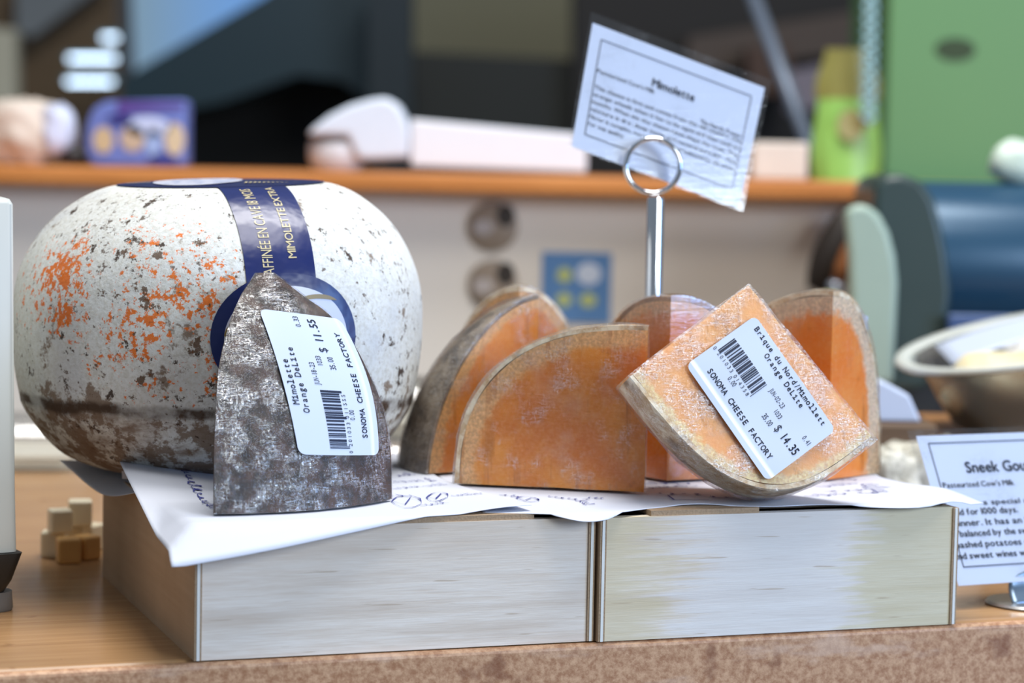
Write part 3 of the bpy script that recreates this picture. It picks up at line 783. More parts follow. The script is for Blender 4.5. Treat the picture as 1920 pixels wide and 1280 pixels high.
# tilted wedge with the price label
FA, FL_, FR_ = at(1403, 535, 1.165), at(1188, 715, 1.135), at(1640, 825, 1.150)
ez = (FR_ - FA).normalized(); ex = (FL_ - FA); ex = (ex - ez * ex.dot(ez)); La = ex.length; ex.normalize(); ey = ez.cross(ex)
if ey.y < 0: ey = -ey; 
MF = Matrix((( ex.x, ey.x, ez.x, 0), (ex.y, ey.y, ez.y, 0), (ex.z, ey.z, ez.z, 0), (0, 0, 0, 1)))
gF = dict(a0=La, a1=.085, b=(FR_ - FA).length, n=3.3, p0=0.0, p1=D(60))
wf = cheese('tilted orange wedge resting on its rind with a price label, right front', FA, gF, M['paste_pale'], M['rind_tan'], M['film_crinkled'], 6, MF, False)
def face_label(x, y, lift):
    # corners measured along the cut face
    P = [(1280, 688), (1432, 907), (1567, 805), (1413, 593)]
    return LB[0] + LBx * (x / 64) + LBy * (y / 38.3) + ((LBn) * (.0026 + lift + .0006 * math.sin(x * .11) * math.sin(y * .09)))
nF = ez.cross(ex); nF = nF if nF.y < 0 else -nF
def hit(px, py):
    d = (at(px, py, 1) - EYE); tt = (FA - EYE).dot(nF) / d.dot(nF); return EYE + d * tt - FA
LB = [hit(1283, 687)]; LBx = (hit(1435, 905) - hit(1283, 687)); LBy = hit(1413, 594) - hit(1283, 687); LBn = nF
price_label(wf, face_label, 'Brique du Nord/Mimollett', 'Orange DeLite', (4.6, 17.2), 'JUN-02-23', '35.00', '14.35', '0201033014358', '0.41')

# ------------------------------------------------------------------ sign on a steel stand
st = at(1225, 560, 1.315); sx, sy = st.x, st.y
stand = thing('sign_stand', 'steel sign stand with a ring clip behind the orange wedges', 'stand', (sx, sy, ZP))
rc = at(1224, 311, 1.315); RO = .0147
q = MB(); q.lathe([(0, .0), (.026, .0), (.027, .0015), (.025, .003), (.006, .0045), (0, .0045)], 40); q.build('base', M['chrome'], stand, smooth=True, sharp=40)
zt = rc.z - RO - .002 - ZP
q = MB(); q.lathe([(0, .004), (.0047, .004), (.0047, zt - .002), (.0042, zt), (.0, zt)], 32); q.build('pole', M['chrome'], stand, smooth=True, sharp=40)
for dy in (-.0021, .0021):
    q = MB(); q.tube([(rc.x - sx + RO * math.cos(k * math.pi / 24), dy, rc.z - ZP + RO * math.sin(k * math.pi / 24)) for k in range(48)], .0014, 10, True)
    q.build('ring', M['chrome'], stand, smooth=True)
Q = [at(1065, 275, 1.3075), at(1393, 397, 1.335), at(1447, 150, 1.361), at(1108, 22, 1.332)]
# keep the sheet between the two rings
cx_ = (Q[0] + Q[1] + Q[2] + Q[3]) / 4
def qd(u, v): return (Q[0] * (1 - u) + Q[1] * u) * (1 - v) + (Q[3] * (1 - u) + Q[2] * u) * v
nS = (Q[1] - Q[0]).cross(Q[3] - Q[0]).normalized(); nS = nS if nS.y < 0 else -nS
sign = thing('sign_card', 'laminated white cheese sign held tilted in the steel ring clip', 'sign', qd(.5, .1))
so = qd(.5, .1)
def sfn(off): return lambda u, v: qd(u, v) + nS * off - so
q = MB(); g = sfn(.0); q.grid(lambda a, b: g(.018 + .955 * a, .012 + .915 * b) , 8, 6); q.build('card', M['label_white'], sign, recalc=False)
q = MB(); ga, gb = sfn(.0006), sfn(-.0006)
q.grid(lambda a, b: ga(a, b), 10, 8); q.grid(lambda a, b: gb(a, b), 10, 8, 0, True)
q.build('clear_sleeve', M['sleeve'], sign, recalc=False)
q = MB(); gi = sfn(.0003); W_, H_ = 100, 72
fs_ = lambda x, y: gi(x / W_, y / H_)
x0, x1, y0, y1 = 7.5, 91, 9, 59.5
for a in ((x0, y0, x1, y0 + .5), (x0, y1, x1, y1 + .5), (x0, y0, x0 + .45, y1), (x1, y0, x1 + .45, y1)): rect(q, *a, fs_)
text(q, 'Mimolette', 38, 46, 4.4, fs_, bold=.03, width=24)
text(q, "Pasteurized Cow's Milk", 8.5, 42.5, 2.2, fs_, width=32, bold=.01)
text(q, 'The North, France', 67, 36.5, 2.2, fs_, width=23, bold=.01)
for k, (s_, wd) in enumerate((('This cheese is firm and comes from the old country, the', 82), ('orange wheels when it has to be aged and then cool or', 82),
          ('months. When the tiny cheese mites shape the crust. The', 82), ('texture is dry, deep inside and natural powder. The', 82),
          ('flavor is complex, nutty and sweet and balanced by old wines', 82), ('for top quality', 20))):
    text(q, s_, 8.5, 34 - 3.9 * k, 2.0, fs_, width=wd, bold=.01)
q.build('lettering', M['ink'], sign, recalc=False)

# ------------------------------------------------------------------ table card at the right
yaw, lean = D(25), D(30)
kr = Vector((math.cos(yaw), math.sin(yaw), 0)); kb = Vector((-math.sin(yaw), math.cos(yaw), 0)); ku = Vector((0, 0, 1)) * math.cos(lean) + kb * math.sin(lean)
kn = kr.cross(ku); kn = kn if kn.y < 0 else -kn
ko = at(1797, 1098, 1.215)
card = thing('sign_card', 'white sign card about aged gouda in clear sleeve at the right edge', 'sign', ko)
kf = lambda off: (lambda x, y: kr * (x / 1000) + ku * (y / 1000) + kn * off)
q = MB(); g = kf(0); q.grid(lambda a, b: g(110 * a, 83 * b), 8, 6); q.build('card', M['label_white'], card, recalc=False)
q = MB(); g1, g2 = kf(.0006), kf(-.0006)
q.grid(lambda a, b: g1(-4.5 + 119 * a, -1 + 87.5 * b), 8, 6); q.grid(lambda a, b: g2(-4.5 + 119 * a, -1 + 87.5 * b), 8, 6, 0, True); q.build('clear_sleeve', M['sleeve'], card, recalc=False)
q = MB(); g = kf(.0003)
for a in ((6, 78.2, 104, 78.8), (6, 9.5, 104, 10.1), (6, 9.5, 6.5, 78.8)): rect(q, *a, g)
def line(s_, px, py, pxe, cap, bold=.0):
    # find x,y on the card for the pixel of the first and last letter
    def loc(a, b):
        d = at(a, b, 1) - EYE; t_ = (ko - EYE).dot(kn) / d.dot(kn); p_ = EYE + d * t_ - ko; return p_.dot(kr) * 1000, p_.dot(ku) * 1000
    xa, ya = loc(px, py); xb, yb = loc(pxe, py)
    text(q, s_, xa, ya, cap, g, width=xb - xa, bold=bold)
line('Sneek Gouda', 1813, 886, 1953, 6.3, .03)
line("Pasteurized Cow's Milk", 1769, 915, 1905, 3.2, .01)
line('a special aged', 1844, 946, 1962, 2.9, .02)
line('nd for 1000 days.', 1793, 966, 1912, 3.6, .022)
line('dinner. It has an intense', 1788, 987, 1985, 3.6, .022)
line('s balanced by the sweet', 1790, 1007, 1955, 3.6, .022)
line('mashed potatoes or', 1788, 1028, 1942, 3.6, .022)
line('and sweet wines would', 1790, 1049, 1958, 3.6, .022)
q.build('lettering', M['ink'], card, recalc=False)
hb = Vector((ko.x + .040, ko.y + .018, 0))
hold = thing('card_holder', 'small curved metal holder gripping the gouda sign card', 'stand', hb, yaw)
q = MB(); q.lathe([(0, 0), (.0215, 0), (.0225, .001), (.0215, .0022), (0, .0025)], 36); q.build('base', plain('brushed_steel', (.5, .5, .5), .35, 1), hold, smooth=True, sharp=40)
q = MB(); q.grid(lambda a, b: Vector((lerp(-.014, .03, a) * (1 - .25 * b), -.006 + .005 * math.sin(b * 2.2) + .004 * b, .002 + .016 * b * (1 - .3 * (2 * a - 1) ** 2))), 12, 8)
o = q.build('clip', plain('blue_grey_steel', srgb(120, 140, 160), .3, .6), hold, smooth=True); md = o.modifiers.new('t', 'SOLIDIFY'); md.thickness = .0008

# ------------------------------------------------------------------ appliance at the left edge
ap = thing('countertop_scale', 'light grey metal appliance with black base, cut off by the left edge', 'appliance', (-.2745, 1.1707, 0), D(30))
def rbox(x0, x1, y0, y1, z0, z1, r, n=6):
    pts = []
    for cx, cy, a0 in ((x1 - r, y1 - r, 0), (x0 + r, y1 - r, 90), (x0 + r, y0 + r, 180), (x1 - r, y0 + r, 270)):
        for k in range(n + 1): a = D(a0 + 90 * k / n); pts.append((cx + r * math.cos(a), cy + r * math.sin(a)))
    return pts
def loft(q, sections):
    vs = []; n = len(sections[0][0])
    for pts, z in sections: vs += [(x, y, z) for x, y in pts]
    fs = [tuple(range(n))[::-1], tuple((len(sections) - 1) * n + i for i in range(n))]
    for j in range(len(sections) - 1):
        for i in range(n): fs.append((j * n + i, j * n + (i + 1) % n, (j + 1) * n + (i + 1) % n, (j + 1) * n + i))
    return q.add(vs, fs)
q = MB(); S_ = lambda k, z: (rbox(-.09 + k, .0265 - k * .5, -.03 + k, .10 - k, 0, 0, .004), z)
loft(q, [S_(.0, .0295), S_(.001, .06), S_(.003, .197), S_(.005, .1995), S_(.010, .2005)]); q.build('housing', plain('light_grey_enamel', srgb(196, 198, 192), .4, 0, .03), ap, smooth=True, sharp=40)
q = MB(); loft(q, [(rbox(-.088, .0215, -.028, .096, 0, 0, .006), .0095), (rbox(-.089, .024, -.032, .10, 0, 0, .005), .016), (rbox(-.092, .0285, -.033, .104, 0, 0, .004), .0292)])
q.build('base', plain('black_plastic', srgb(34, 34, 34), .4), ap, smooth=True, sharp=40)
for x, y in ((.018, -.019), (-.07, -.018), (.011, .08), (-.07, .08)):
    q = MB(); q.lathe([(0, 0), (.0085, 0), (.0092, .001), (.0085, .0095), (0, .0095)], 24, M=Matrix.Translation((x, y, 0))); q.build('foot', plain('grey_rubber', srgb(128, 128, 128), .6), ap, smooth=True, sharp=40)
q = MB(); loft(q, [(rbox(-.06, .0175, .0, .05, 0, 0, .006), .2008), (rbox(-.06, .0175, .0, .05, 0, 0, .006), .2275), (rbox(-.057, .0160, .003, .047, 0, 0, .006), .2300)])
q.build('display_post', plain('dark_grey_plastic', srgb(74, 74, 74), .5), ap, smooth=True, sharp=40)

# ------------------------------------------------------------------ things behind on the table
def lump(q, c, r, sc=(1, 1, 1), amt=.3, fr=1.5, seed=0, n=20, floor=None, mi=0):
    c = Vector(c); vs = []
    for j in range(n + 1):
        th = math.pi * j / n
        for i in range(2 * n):
            ph = math.pi * i / n
            d = Vector((math.sin(th) * math.cos(ph), math.sin(th) * math.sin(ph), math.cos(th)))
            k = 1 + amt * (mnoise.noise(d * fr + Vector((seed, seed * 2, 0))) + .5 * mnoise.noise(d * fr * 2.7 + Vector((0, seed, 3))))
            p = c + Vector((d.x * sc[0], d.y * sc[1], d.z * sc[2])) * r * k
            if floor is not None: p.z = max(p.z, floor)
            vs.append(p)
    m_ = 2 * n
    q.add(vs, [(j * m_ + i, j * m_ + (i + 1) % m_, (j + 1) * m_ + (i + 1) % m_, (j + 1) * m_ + i) for j in range(n) for i in range(m_)], mi)
M['cube_cheese'] = plain('pale_yellow_cheese', srgb(240, 230, 202), .5, 0, .1, 60)
M['amber_cheese'] = plain('amber_cheese', srgb(220, 172, 104), .5, 0, .1, 60)
cub = [(128, 1054, 1.305, .0125, 'amber', 0), (162, 1050, 1.318, .012, 'amber', 0), (100, 1044, 1.325, .013, 'pale', 0), (138, 1030, 1.345, .013, 'pale', 0), (166, 1028, 1.347, .014, 'pale', 0),
       (112, 1044, 1.318, .012, 'pale2', .0143), (150, 1030, 1.340, .013, 'pale3', .0154)]
def tray(name, label, cx, cy, z, wx, wy, h, rz, fill):
    r = thing(name, label, 'container', (cx, cy, z), rz, 'clear plastic trays behind the boxes')
    q = MB(); a = rbox(-wx, wx, -wy, wy, 0, 0, .015); b = rbox(-wx - .006, wx + .006, -wy - .006, wy + .006, 0, 0, .018); c = rbox(-wx - .012, wx + .012, -wy - .012, wy + .012, 0, 0, .02)
    loft(q, [(a, .0005), (b, h), (c, h + .001), (c, h + .003), (b, h + .004), (b, h + .014), (a, h + .02)])
    q.build('clear_shell', M['clear'], r, smooth=True, sharp=40)
    q = MB(); rnd = random.Random(cx)
    loft(q, [(rbox(-wx * .9, wx * .9, -wy * .9, wy * .9, 0, 0, .01), .0015), (rbox(-wx * .9, wx * .9, -wy * .9, wy * .9, 0, 0, .01), h * .8), (rbox(-wx * .8, wx * .8, -wy * .8, wy * .8, 0, 0, .01), h * .95)])
    q.build('cheese_filling', fill, r, smooth=True, sharp=40)
    return r
white_ch = plain('white_soft_cheese', srgb(228, 224, 212), .5, 0, .06, 50)
p = at(95, 870, 1.70)
tray('clear_tray', 'clear plastic cheese tray behind the wheel toward the left', -.45, 1.72, .0, .15, .05, .012, A0 * .4, white_ch)
tray('clear_tray', 'clear plastic cheese tray between wheel and grey-rinded wedge', -.05, 1.55, .0, .09, .055, .025, A0 * .3, white_ch)
tray('clear_tray', 'clear plastic tray stacked on top behind wheel and wedges', -.05, 1.56, .048, .085, .05, .012, A0 * .25, white_ch)
for k, (px, py, Yd, s_, kind, zz) in enumerate(cub):
    c = at(px, py, Yd)
    lab = {0: 'amber cheese cube in front, beside the left box', 1: 'amber cheese cube touching the left box side', 2: 'pale cheese cube nearest the grey appliance', 3: 'pale cheese cube in middle of the small pile', 4: 'pale cheese cube at the back against the box',
           5: 'pale cheese cube lying on top of the pile, left', 6: 'pale cheese cube lying on top of the pile, right'}[k]
    r_ = [.3, .9, .1, .5, 1.1, .4, .2][k]
    q = MB(); q.box((-s_ / 2, -s_ / 2, 0), (s_ / 2, s_ / 2, s_ * 1.1))
    o = q.build('cheese_cube', M['amber_cheese'] if kind == 'amber' else M['cube_cheese'], None, bevel=.0015)
    o.location = (c.x, Yd, zz); o.rotation_euler = (0, 0, r_); tag(o, lab, 'cheese', 'cheese cubes in a small pile')

# crate, bowl and wrapped pieces at the right rear
crate = thing('wooden_block', 'brown wooden block under the clear plastic bowl', 'block', (.37, 1.62, 0), .12)
q = MB(); q.box((-.085, -.12, 0), (.2, .12, .049)); q.build('body', wood('brown_block_wood', srgb(150, 104, 62), srgb(186, 136, 86), .5, (4, 90, 90)), crate, bevel=.002)
bw = thing('plastic_bowl', 'clear round plastic bowl with pale cheese inside, tilted at the right', 'bowl', (.360, 1.60, .0650))
bw.rotation_euler = (D(4), D(-12), 0)
q = MB(); q.lathe([(0, 0), (.060, 0), (.066, .004), (.082, .044), (.085, .046), (.095, .047), (.0965, .049), (.095, .0515), (.085, .0505), (.081, .046), (.064, .006), (.058, .002), (0, .002)], 64)
q.build('shell', M['clear'], bw, smooth=True, sharp=60)
q = MB(); q.lathe([(.0845, .0472), (.0945, .0475), (.0972, .0495), (.0955, .0525), (.0885, .0515), (.0845, .0495)], 64); q.build('rim', plain('milky_plastic_rim', srgb(214, 218, 212), .25), bw, smooth=True)
q = MB()
lump(q, (-.038, -.012, .026), .028, (1.2, 1, .8), .2, 1.4, 2, 16, .004); q.build('cheese_piece', plain('ivory_cheese', srgb(226, 214, 176), .5), bw, smooth=True)
q = MB(); lump(q, (.018, -.030, .028), .029, (1.1, 1, .85), .2, 1.4, 5, 16, .004); q.build('cheese_piece', plain('ivory_cheese', srgb(222, 208, 168), .5), bw, smooth=True)
q = MB(); q.grid(lambda a, b: Vector((-.062 + .12 * a, -.01 + .06 * b + .01 * a, .046 + .004 * b + .007 * math.sin(a * 2.6))), 12, 8)
o = q.build('paper_liner', M['label_white'], bw, smooth=True); md = o.modifiers.new('t', 'SOLIDIFY'); md.thickness = .0005
M['rustic'] = rind('grey_white_mould_rind', srgb(150, 146, 132), srgb(214, 210, 196), srgb(112, 100, 84))
for k, (px, py, Yd, r_, sc, lab) in enumerate(((1690, 905, 1.36, .03, (.85, 1, .85), 'grey white rustic cheese piece behind the gouda sign, nearest'), (1655, 868, 1.44, .03, (1, 1, 1.1), 'grey white rustic cheese piece beside the upright wedge'),
                                  (1735, 850, 1.47, .034, (1.1, 1, .95), 'grey white wrapped cheese piece below the plastic bowl'))):
    c = at(px, py, Yd); q = MB(); lump(q, (0, 0, r_ * sc[2] * .8), r_, sc, .25, 1.6, k * 3 + 1, 20, 0)
    o = q.build('rustic_cheese', M['rustic'], None, smooth=True); o.location = (c.x, Yd, 0)
    tag(o, lab, 'cheese', 'rustic cheeses behind the right box')
pk = at(1672, 812, 1.52)
o = MB().prism([(-.018, 0), (.022, 0), (.014, .017), (-.004, .026), (-.018, .022)], -.02, .02).build('white_package', M['label_white'], None, bevel=.002)
o.location = (pk.x, 1.56, .062); 
tag(o, 'small white paper package behind the upright wedge', 'package')
sup = MB().box((-.06, -.035, 0), (.03, .04, .0615)).build('wooden_block', wood('dark_block_wood', srgb(96, 76, 58), srgb(124, 100, 78), .6, (4, 90, 90)), None, bevel=.002)
sup.location = (pk.x, 1.56, 0); tag(sup, 'dark wooden block under the small white package', 'block')

# ------------------------------------------------------------------ rear counter
PY = 2.20
ctr = thing('rear_counter', 'beige panelled rear counter with an orange wooden ledge', 'counter', (0, PY, -.86))
q = MB(); q.box((-1.2, 0, 0), (1.3, .38, 1.055)); q.build('front_panel', plain('beige_laminate', srgb(240, 229, 215), .6, 0, .03, 8), ctr)
q = MB(); q.box((-1.25, -.045, 1.0555), (1.35, .40, 1.0725)); q.build('ledge', wood('orange_ledge_wood', srgb(196, 122, 62), srgb(220, 148, 84), .4, (4, 60, 60)), ctr, bevel=.004)
LZ = -.86 + 1.0727
# two round discs and a small poster on the panel
def onp(px, py): return at(px, py, PY - .002)
for k, (px, py) in enumerate(((925, 424), (925, 533))):
    c = onp(px, py); r = thing('round_plaque', ('upper', 'lower')[k] + ' round brown plaque on the beige counter panel', 'plaque', (c.x, PY - .0005, c.z), 0, 'round plaques on the counter panel')
    Mx = Matrix.Rotation(math.pi / 2, 4, 'X')
    q = MB(); q.lathe([(0, 0), (.0225, 0), (.0225, .004), (.020, .006), (0, .006)], 40, M=Mx); q.build('disc', plain('brown_grey_disc', srgb(158, 140, 122), .5, 0, .35, 60), r, smooth=True, sharp=40)
    q = MB(); ellipse(q, lambda a, b: Vector((a, -.0064, b)), .011, .010, .0085, .0105, 24, 2); q.build('dark_spot', plain('dark_brown_spot', srgb(56, 48, 42), .5), r, recalc=False)
    q = MB(); ellipse(q, lambda a, b: Vector((a, -.0064, b)), -.009, -.001, .009, .007, 24, 2); q.build('pale_spot', plain('pale_grey_spot', srgb(190, 178, 172), .5), r, recalc=False)
a, b = onp(1017, 472), onp(1144, 606)
po = thing('small_poster', 'blue poster with yellow and white spots on the beige panel', 'poster', ((a.x + b.x) / 2, PY - .0005, (a.z + b.z) / 2))
hw, hh = (b.x - a.x) / 2, (a.z - b.z) / 2
q = MB(); q.box((-hw, -.0012, -hh), (hw, 0, hh)); q.build('sheet', plain('blue_poster', srgb(96, 140, 190), .6, 0, .15, 30), po)
for k, (u, v, rx, rz_, cc) in enumerate(((-.35, .35, .22, .22, (196, 204, 130)), (.35, .40, .36, .32, (214, 222, 236)), (-.35, -.35, .22, .2, (196, 204, 130)), (.35, -.35, .24, .2, (196, 204, 130)))):
    q = MB(); ellipse(q, lambda s, t_: Vector((s, -.0016, t_)), u * hw, v * hh, rx * hw, rz_ * hh, 24, 2); q.build('printed_spot', plain('poster_spot', srgb(*cc), .6), po, recalc=False)

# left bag, printed bag, jar, white bag, long box, cream box
def px_obj(px, Y): return at(px, 300, Y).x
q = MB(); Yb = 2.42
lump(q, (0, 0, .034), .034, (1.35, .8, 1.0), .28, 1.7, 4, 22, 0)
r = thing('paper_bag', 'crumpled beige and white bag at the far left of the ledge', 'bag', (px_obj(45, Yb), Yb, LZ))
q.build('bag', plain('beige_white_paper', srgb(214, 200, 186), .6, 0, .1, 25), r, smooth=True)
q = MB(); lump(q, (.036, -.012, .034), .021, (.9, .8, 1.3), .25, 1.9, 9, 16, .004); q.build('crumpled_film', plain('blue_white_film', srgb(206, 214, 238), .3), r, smooth=True)
q = MB(); lump(q, (.052, -.015, .010), .012, (1.3, .8, .8), .2, 2, 2, 14, 0); q.build('dark_knot', plain('dark_film', srgb(30, 26, 30), .5), r, smooth=True)
Yb = 2.40; xa, xb = px_obj(165, Yb), px_obj(354, Yb); cx = (xa + xb) / 2; hw = (xb - xa) / 2
r = thing('snack_bag', 'blue and purple printed snack pack lying on the ledge', 'package', (cx, Yb, LZ))
q = MB()
pr = [(-hw, .020), (-hw * .97, .040), (-hw * .85, .056), (-hw * .6, .064), (hw * .9, .067), (hw, .066), (hw * 1.0, .002), (-hw * .8, 0), (-hw * .95, .008)]
q.prism(pr, -.022, .022); q.build('pack', plain('blue_film', srgb(104, 122, 190), .35, 0, .25, 18), r, bevel=.004)
fp = lambda s, t_: Vector((s, -.0228, t_))
def patch(nm, cs, ct, a_, b_, col):
    q = MB(); ellipse(q, fp, cs, ct, a_, b_, 26, 2); q.build(nm, plain(nm + '_print', srgb(*col), .4), r, recalc=False)
q = MB(); q.grid(lambda a, b: fp(lerp(-hw * .35, hw * .96, a), .064 - .012 * b * (1 - .6 * a)), 8, 2); q.build('purple_stripe', plain('purple_print', srgb(86, 62, 140), .4), r, recalc=False)
patch('white_wave', hw * .25, .040, hw * .45, .010, (190, 206, 240)); patch('tan_disc', -hw * .05, .028, .012, .013, (190, 172, 150)); patch('tan_disc', -hw * .62, .026, .010, .013, (196, 176, 140))
patch('tan_disc', hw * .78, .028, .010, .016, (204, 190, 160)); patch('pale_print', hw * .36, .024, .008, .014, (150, 176, 222)); patch('navy_print', hw * .55, .008, .014, .006, (56, 66, 140)); patch('navy_print', -hw * .3, .046, .012, .006, (48, 50, 120))
Yb = 2.34
r = thing('jar', 'small pale grey jar at the left end of the long white box', 'jar', (px_obj(632, Yb), Yb, LZ))
q = MB(); q.lathe([(0, 0), (.020, 0), (.024, .003), (.0275, .012), (.0275, .024), (.0255, .0275), (0, .0275)], 32); q.build('body', plain('grey_white_jar', srgb(206, 206, 210), .35), r, smooth=True, sharp=40)
q = MB(); q.lathe([(.0262, .0276), (.0268, .0276), (.0268, .0312), (0, .0315)], 32); q.build('dark_lid', plain('dark_jar_lid', srgb(92, 88, 92), .4), r, smooth=True, sharp=40)
wb = thing('white_bag', 'white plastic bag bunched over the jar and long box', 'bag', (px_obj(690, Yb), Yb, LZ))
q = MB()
out = [(580, 262), (592, 240), (620, 218), (660, 198), (700, 187), (728, 184), (748, 196), (762, 220), (770, 250), (770, 296), (690, 300), (672, 296), (655, 262)]
pts = [at(a, b, Yb) for a, b in out]
q.prism([(p.x - px_obj(690, Yb), max(p.z - LZ, .034 if i in (0, 12) else .004)) for i, p in enumerate(pts)], -.030, .036)
o = q.build('bag', plain('white_plastic', srgb(214, 226, 240), .4, 0, .06, 30, .3), wb, smooth=True, sharp=70, bevel=.010)
lb = thing('long_box', 'long white carton lying along the ledge, left of the sign', 'box', (px_obj(930, 2.34), 2.34, LZ))
c1, c2, c3, c4 = at(772, 224, 2.34), at(1100, 254, 2.34), at(1100, 322, 2.30), at(772, 300, 2.34)
x0 = px_obj(930, 2.34)
q = MB(); q.prism([(c1.x - x0, c1.z - LZ), (c2.x - x0, c2.z - LZ), (c2.x - x0, .003), (c4.x - x0, .006)], -.03, .03); q.build('carton', plain('white_carton', srgb(226, 232, 240), .5, 0, .03), lb, bevel=.003)
q = MB(); q.box((c4.x - x0 - .02, -.028, 0), (c2.x - x0 - .01, .03, .003)); q.build('dark_tray', plain('dark_tray_plastic', srgb(52, 40, 38), .5), lb)
xa, xb = px_obj(1405, 2.36), px_obj(1508, 2.36)
o = MB().box((xa, 2.33, LZ), (xb, 2.39, LZ + .036)).build('cream_box', plain('cream_carton', srgb(214, 206, 194), .6), None, bevel=.003)
tag(o, 'cream coloured carton on the ledge, right of the tilted sign', 'box')

# knife with a wooden handle hung on the counter panel
kf0, kf1 = at(1597, 395, 2.16), at(1532, 545, 2.16)
kn_ = thing('knife', 'dark sheathed knife with wooden handle leaning at the panel end', 'knife', kf1)
d = kf0 - kf1; L = d.length; d.normalize()
q = MB(); q.tube([d * (L * k / 8) for k in range(9)], [.010, .014, .0165, .018, .018, .0175, .016, .014, .009], 12); o = q.build('sheath', plain('black_brown_leather', srgb(36, 28, 22), .6), kn_, smooth=True)
q = MB(); q.tube([Vector((.012, -.02, .0)) + d * (L * k) for k in (.12, .3, .5, .68)], [.006, .0085, .0085, .006], 12); q.build('handle', plain('brown_handle_wood', srgb(142, 88, 48), .5), kn_, smooth=True)
q = MB(); q.tube([Vector((.012, -.02, 0)) + d * (L * k) for k in (-.02, .05, .12)], [.004, .008, .006], 12); q.build('ferrule', plain('steel_ferrule', srgb(160, 168, 180), .3, .5), kn_, smooth=True)

# dark machine with pale green guard at the right
Ym = 1.95
mo = at(1690, 700, Ym)
mach = thing('slicing_machine', 'large dark rounded machine with a pale green guard at the right', 'machine', (mo.x, Ym, 0))
def rel(px, py, Y=Ym): p = at(px, py, Y); return (p.x - mo.x, p.z)
out = [(1618, 720), (1700, 720), (1742, 700), (1752, 610), (1760, 540), (1752, 470), (1742, 420), (1728, 370), (1705, 338), (1670, 326), (1640, 328), (1622, 345), (1618, 380)]
q = MB(); q.prism([rel(*p_) for p_ in out] , -.06, .06); q.build('end_housing', plain('dark_teal_plastic', srgb(52, 68, 66), .35, 0, .05), mach, smooth=True, sharp=35, bevel=.018)
a_, b_ = rel(1745, 340), rel(1745, 660); rz_ = (a_[1] - b_[1]) / 2; cz = (a_[1] + b_[1]) / 2
q = MB(); Mx = Matrix.Translation((a_[0] - .012, .03, cz)) @ Matrix.Rotation(math.pi / 2, 4, 'Y')
q.lathe([(0, 0), (rz_ * .9, 0), (rz_, .008), (rz_, .30), (rz_ * .94, .31), (0, .31)], 64, M=Mx); q.build('drum', plain('highlight_blue_drum', srgb(36, 74, 100), .3, .2, .04), mach, smooth=True, sharp=40)  # blue highlight of the drum put into its base colour
q = MB(); q.box((a_[0] - .01, -.03, 0), (a_[0] + .30, .10, max(cz - rz_ * .75, .01))); q.build('foot_block', plain('dark_foot_plastic', srgb(30, 34, 38), .5), mach, bevel=.006)
q = MB(); q.box((rel(1640, 700)[0], -.05, 0), (rel(1740, 700)[0], .05, rel(1700, 712)[1] + .006)); q.build('foot_block', plain('dark_foot_plastic2', srgb(34, 38, 40), .5), mach)
out = [(1585, 395), (1605, 382), (1628, 384), (1650, 402), (1668, 435), (1680, 480), (1685, 530), (1682, 600), (1676, 720), (1600, 720), (1596, 600), (1592, 480)]
q = MB(); q.prism([rel(a1, b1, Ym - .085) for a1, b1 in out], -.085, -.070); q.build('guard', plain('pale_green_guard', srgb(160, 180, 164), .4, 0, .05), mach, smooth=True, sharp=40, bevel=.006)
c = rel(1850, 610, 1.90); q = MB(); q.box((c[0] - .035, -.075, c[1] - .010), (c[0] + .03, -.068, c[1] + .010)); q.build('blue_panel', plain('blue_panel', srgb(62, 86, 130), .4), mach, bevel=.003)
ws = at(1905, 320, 1.98)
q = MB(); lump(q, (0, 0, .017), .020, (1.1, 1, .95), .15, 1.4, 3, 16, 0); o = q.build('white_cup', plain('white_plastic_cup', srgb(206, 222, 206), .4), None, smooth=True)
o.location = (ws.x, 1.98, cz + rz_ - .0005); tag(o, 'small white bundle on top of the dark machine', 'bundle')

# ------------------------------------------------------------------ beyond the ledge
Yg = 2.64
def wbox(name, px0, px1, py0, py1, Y, depth, mat_, label, cat, z0=None, parts=None):
    a, b = at(px0, py0, Y), at(px1, py1, Y); zb = b.z if z0 is None else z0
    r = thing(name, label, cat, ((a.x + b.x) / 2, Y, zb)); hw = (b.x - a.x) / 2
    q = MB(); q.box((-hw, 0, 0), (hw, depth, a.z - zb)); q.build('body', mat_, r, bevel=.004)
    return r, hw, a.z - zb
gr, hw, hh = wbox('green_cabinet', 1672, 2050, -160, 330, Yg, .3, plain('green_enamel', srgb(92, 138, 88), .5, 0, .04, 6), 'tall plain green cabinet at the upper right', 'cabinet', -.86)
c = at(1792, 92, Yg - .004) - gr.location
q = MB(); ellipse(q, lambda a, b: Vector((c.x + a, -.0015, c.z + b)), 0, 0, .022, .012, 24, 2); q.build('dark_oval', plain('dark_green_oval', srgb(40, 62, 30), .6), gr, recalc=False)  # flat dark oval on the cabinet front
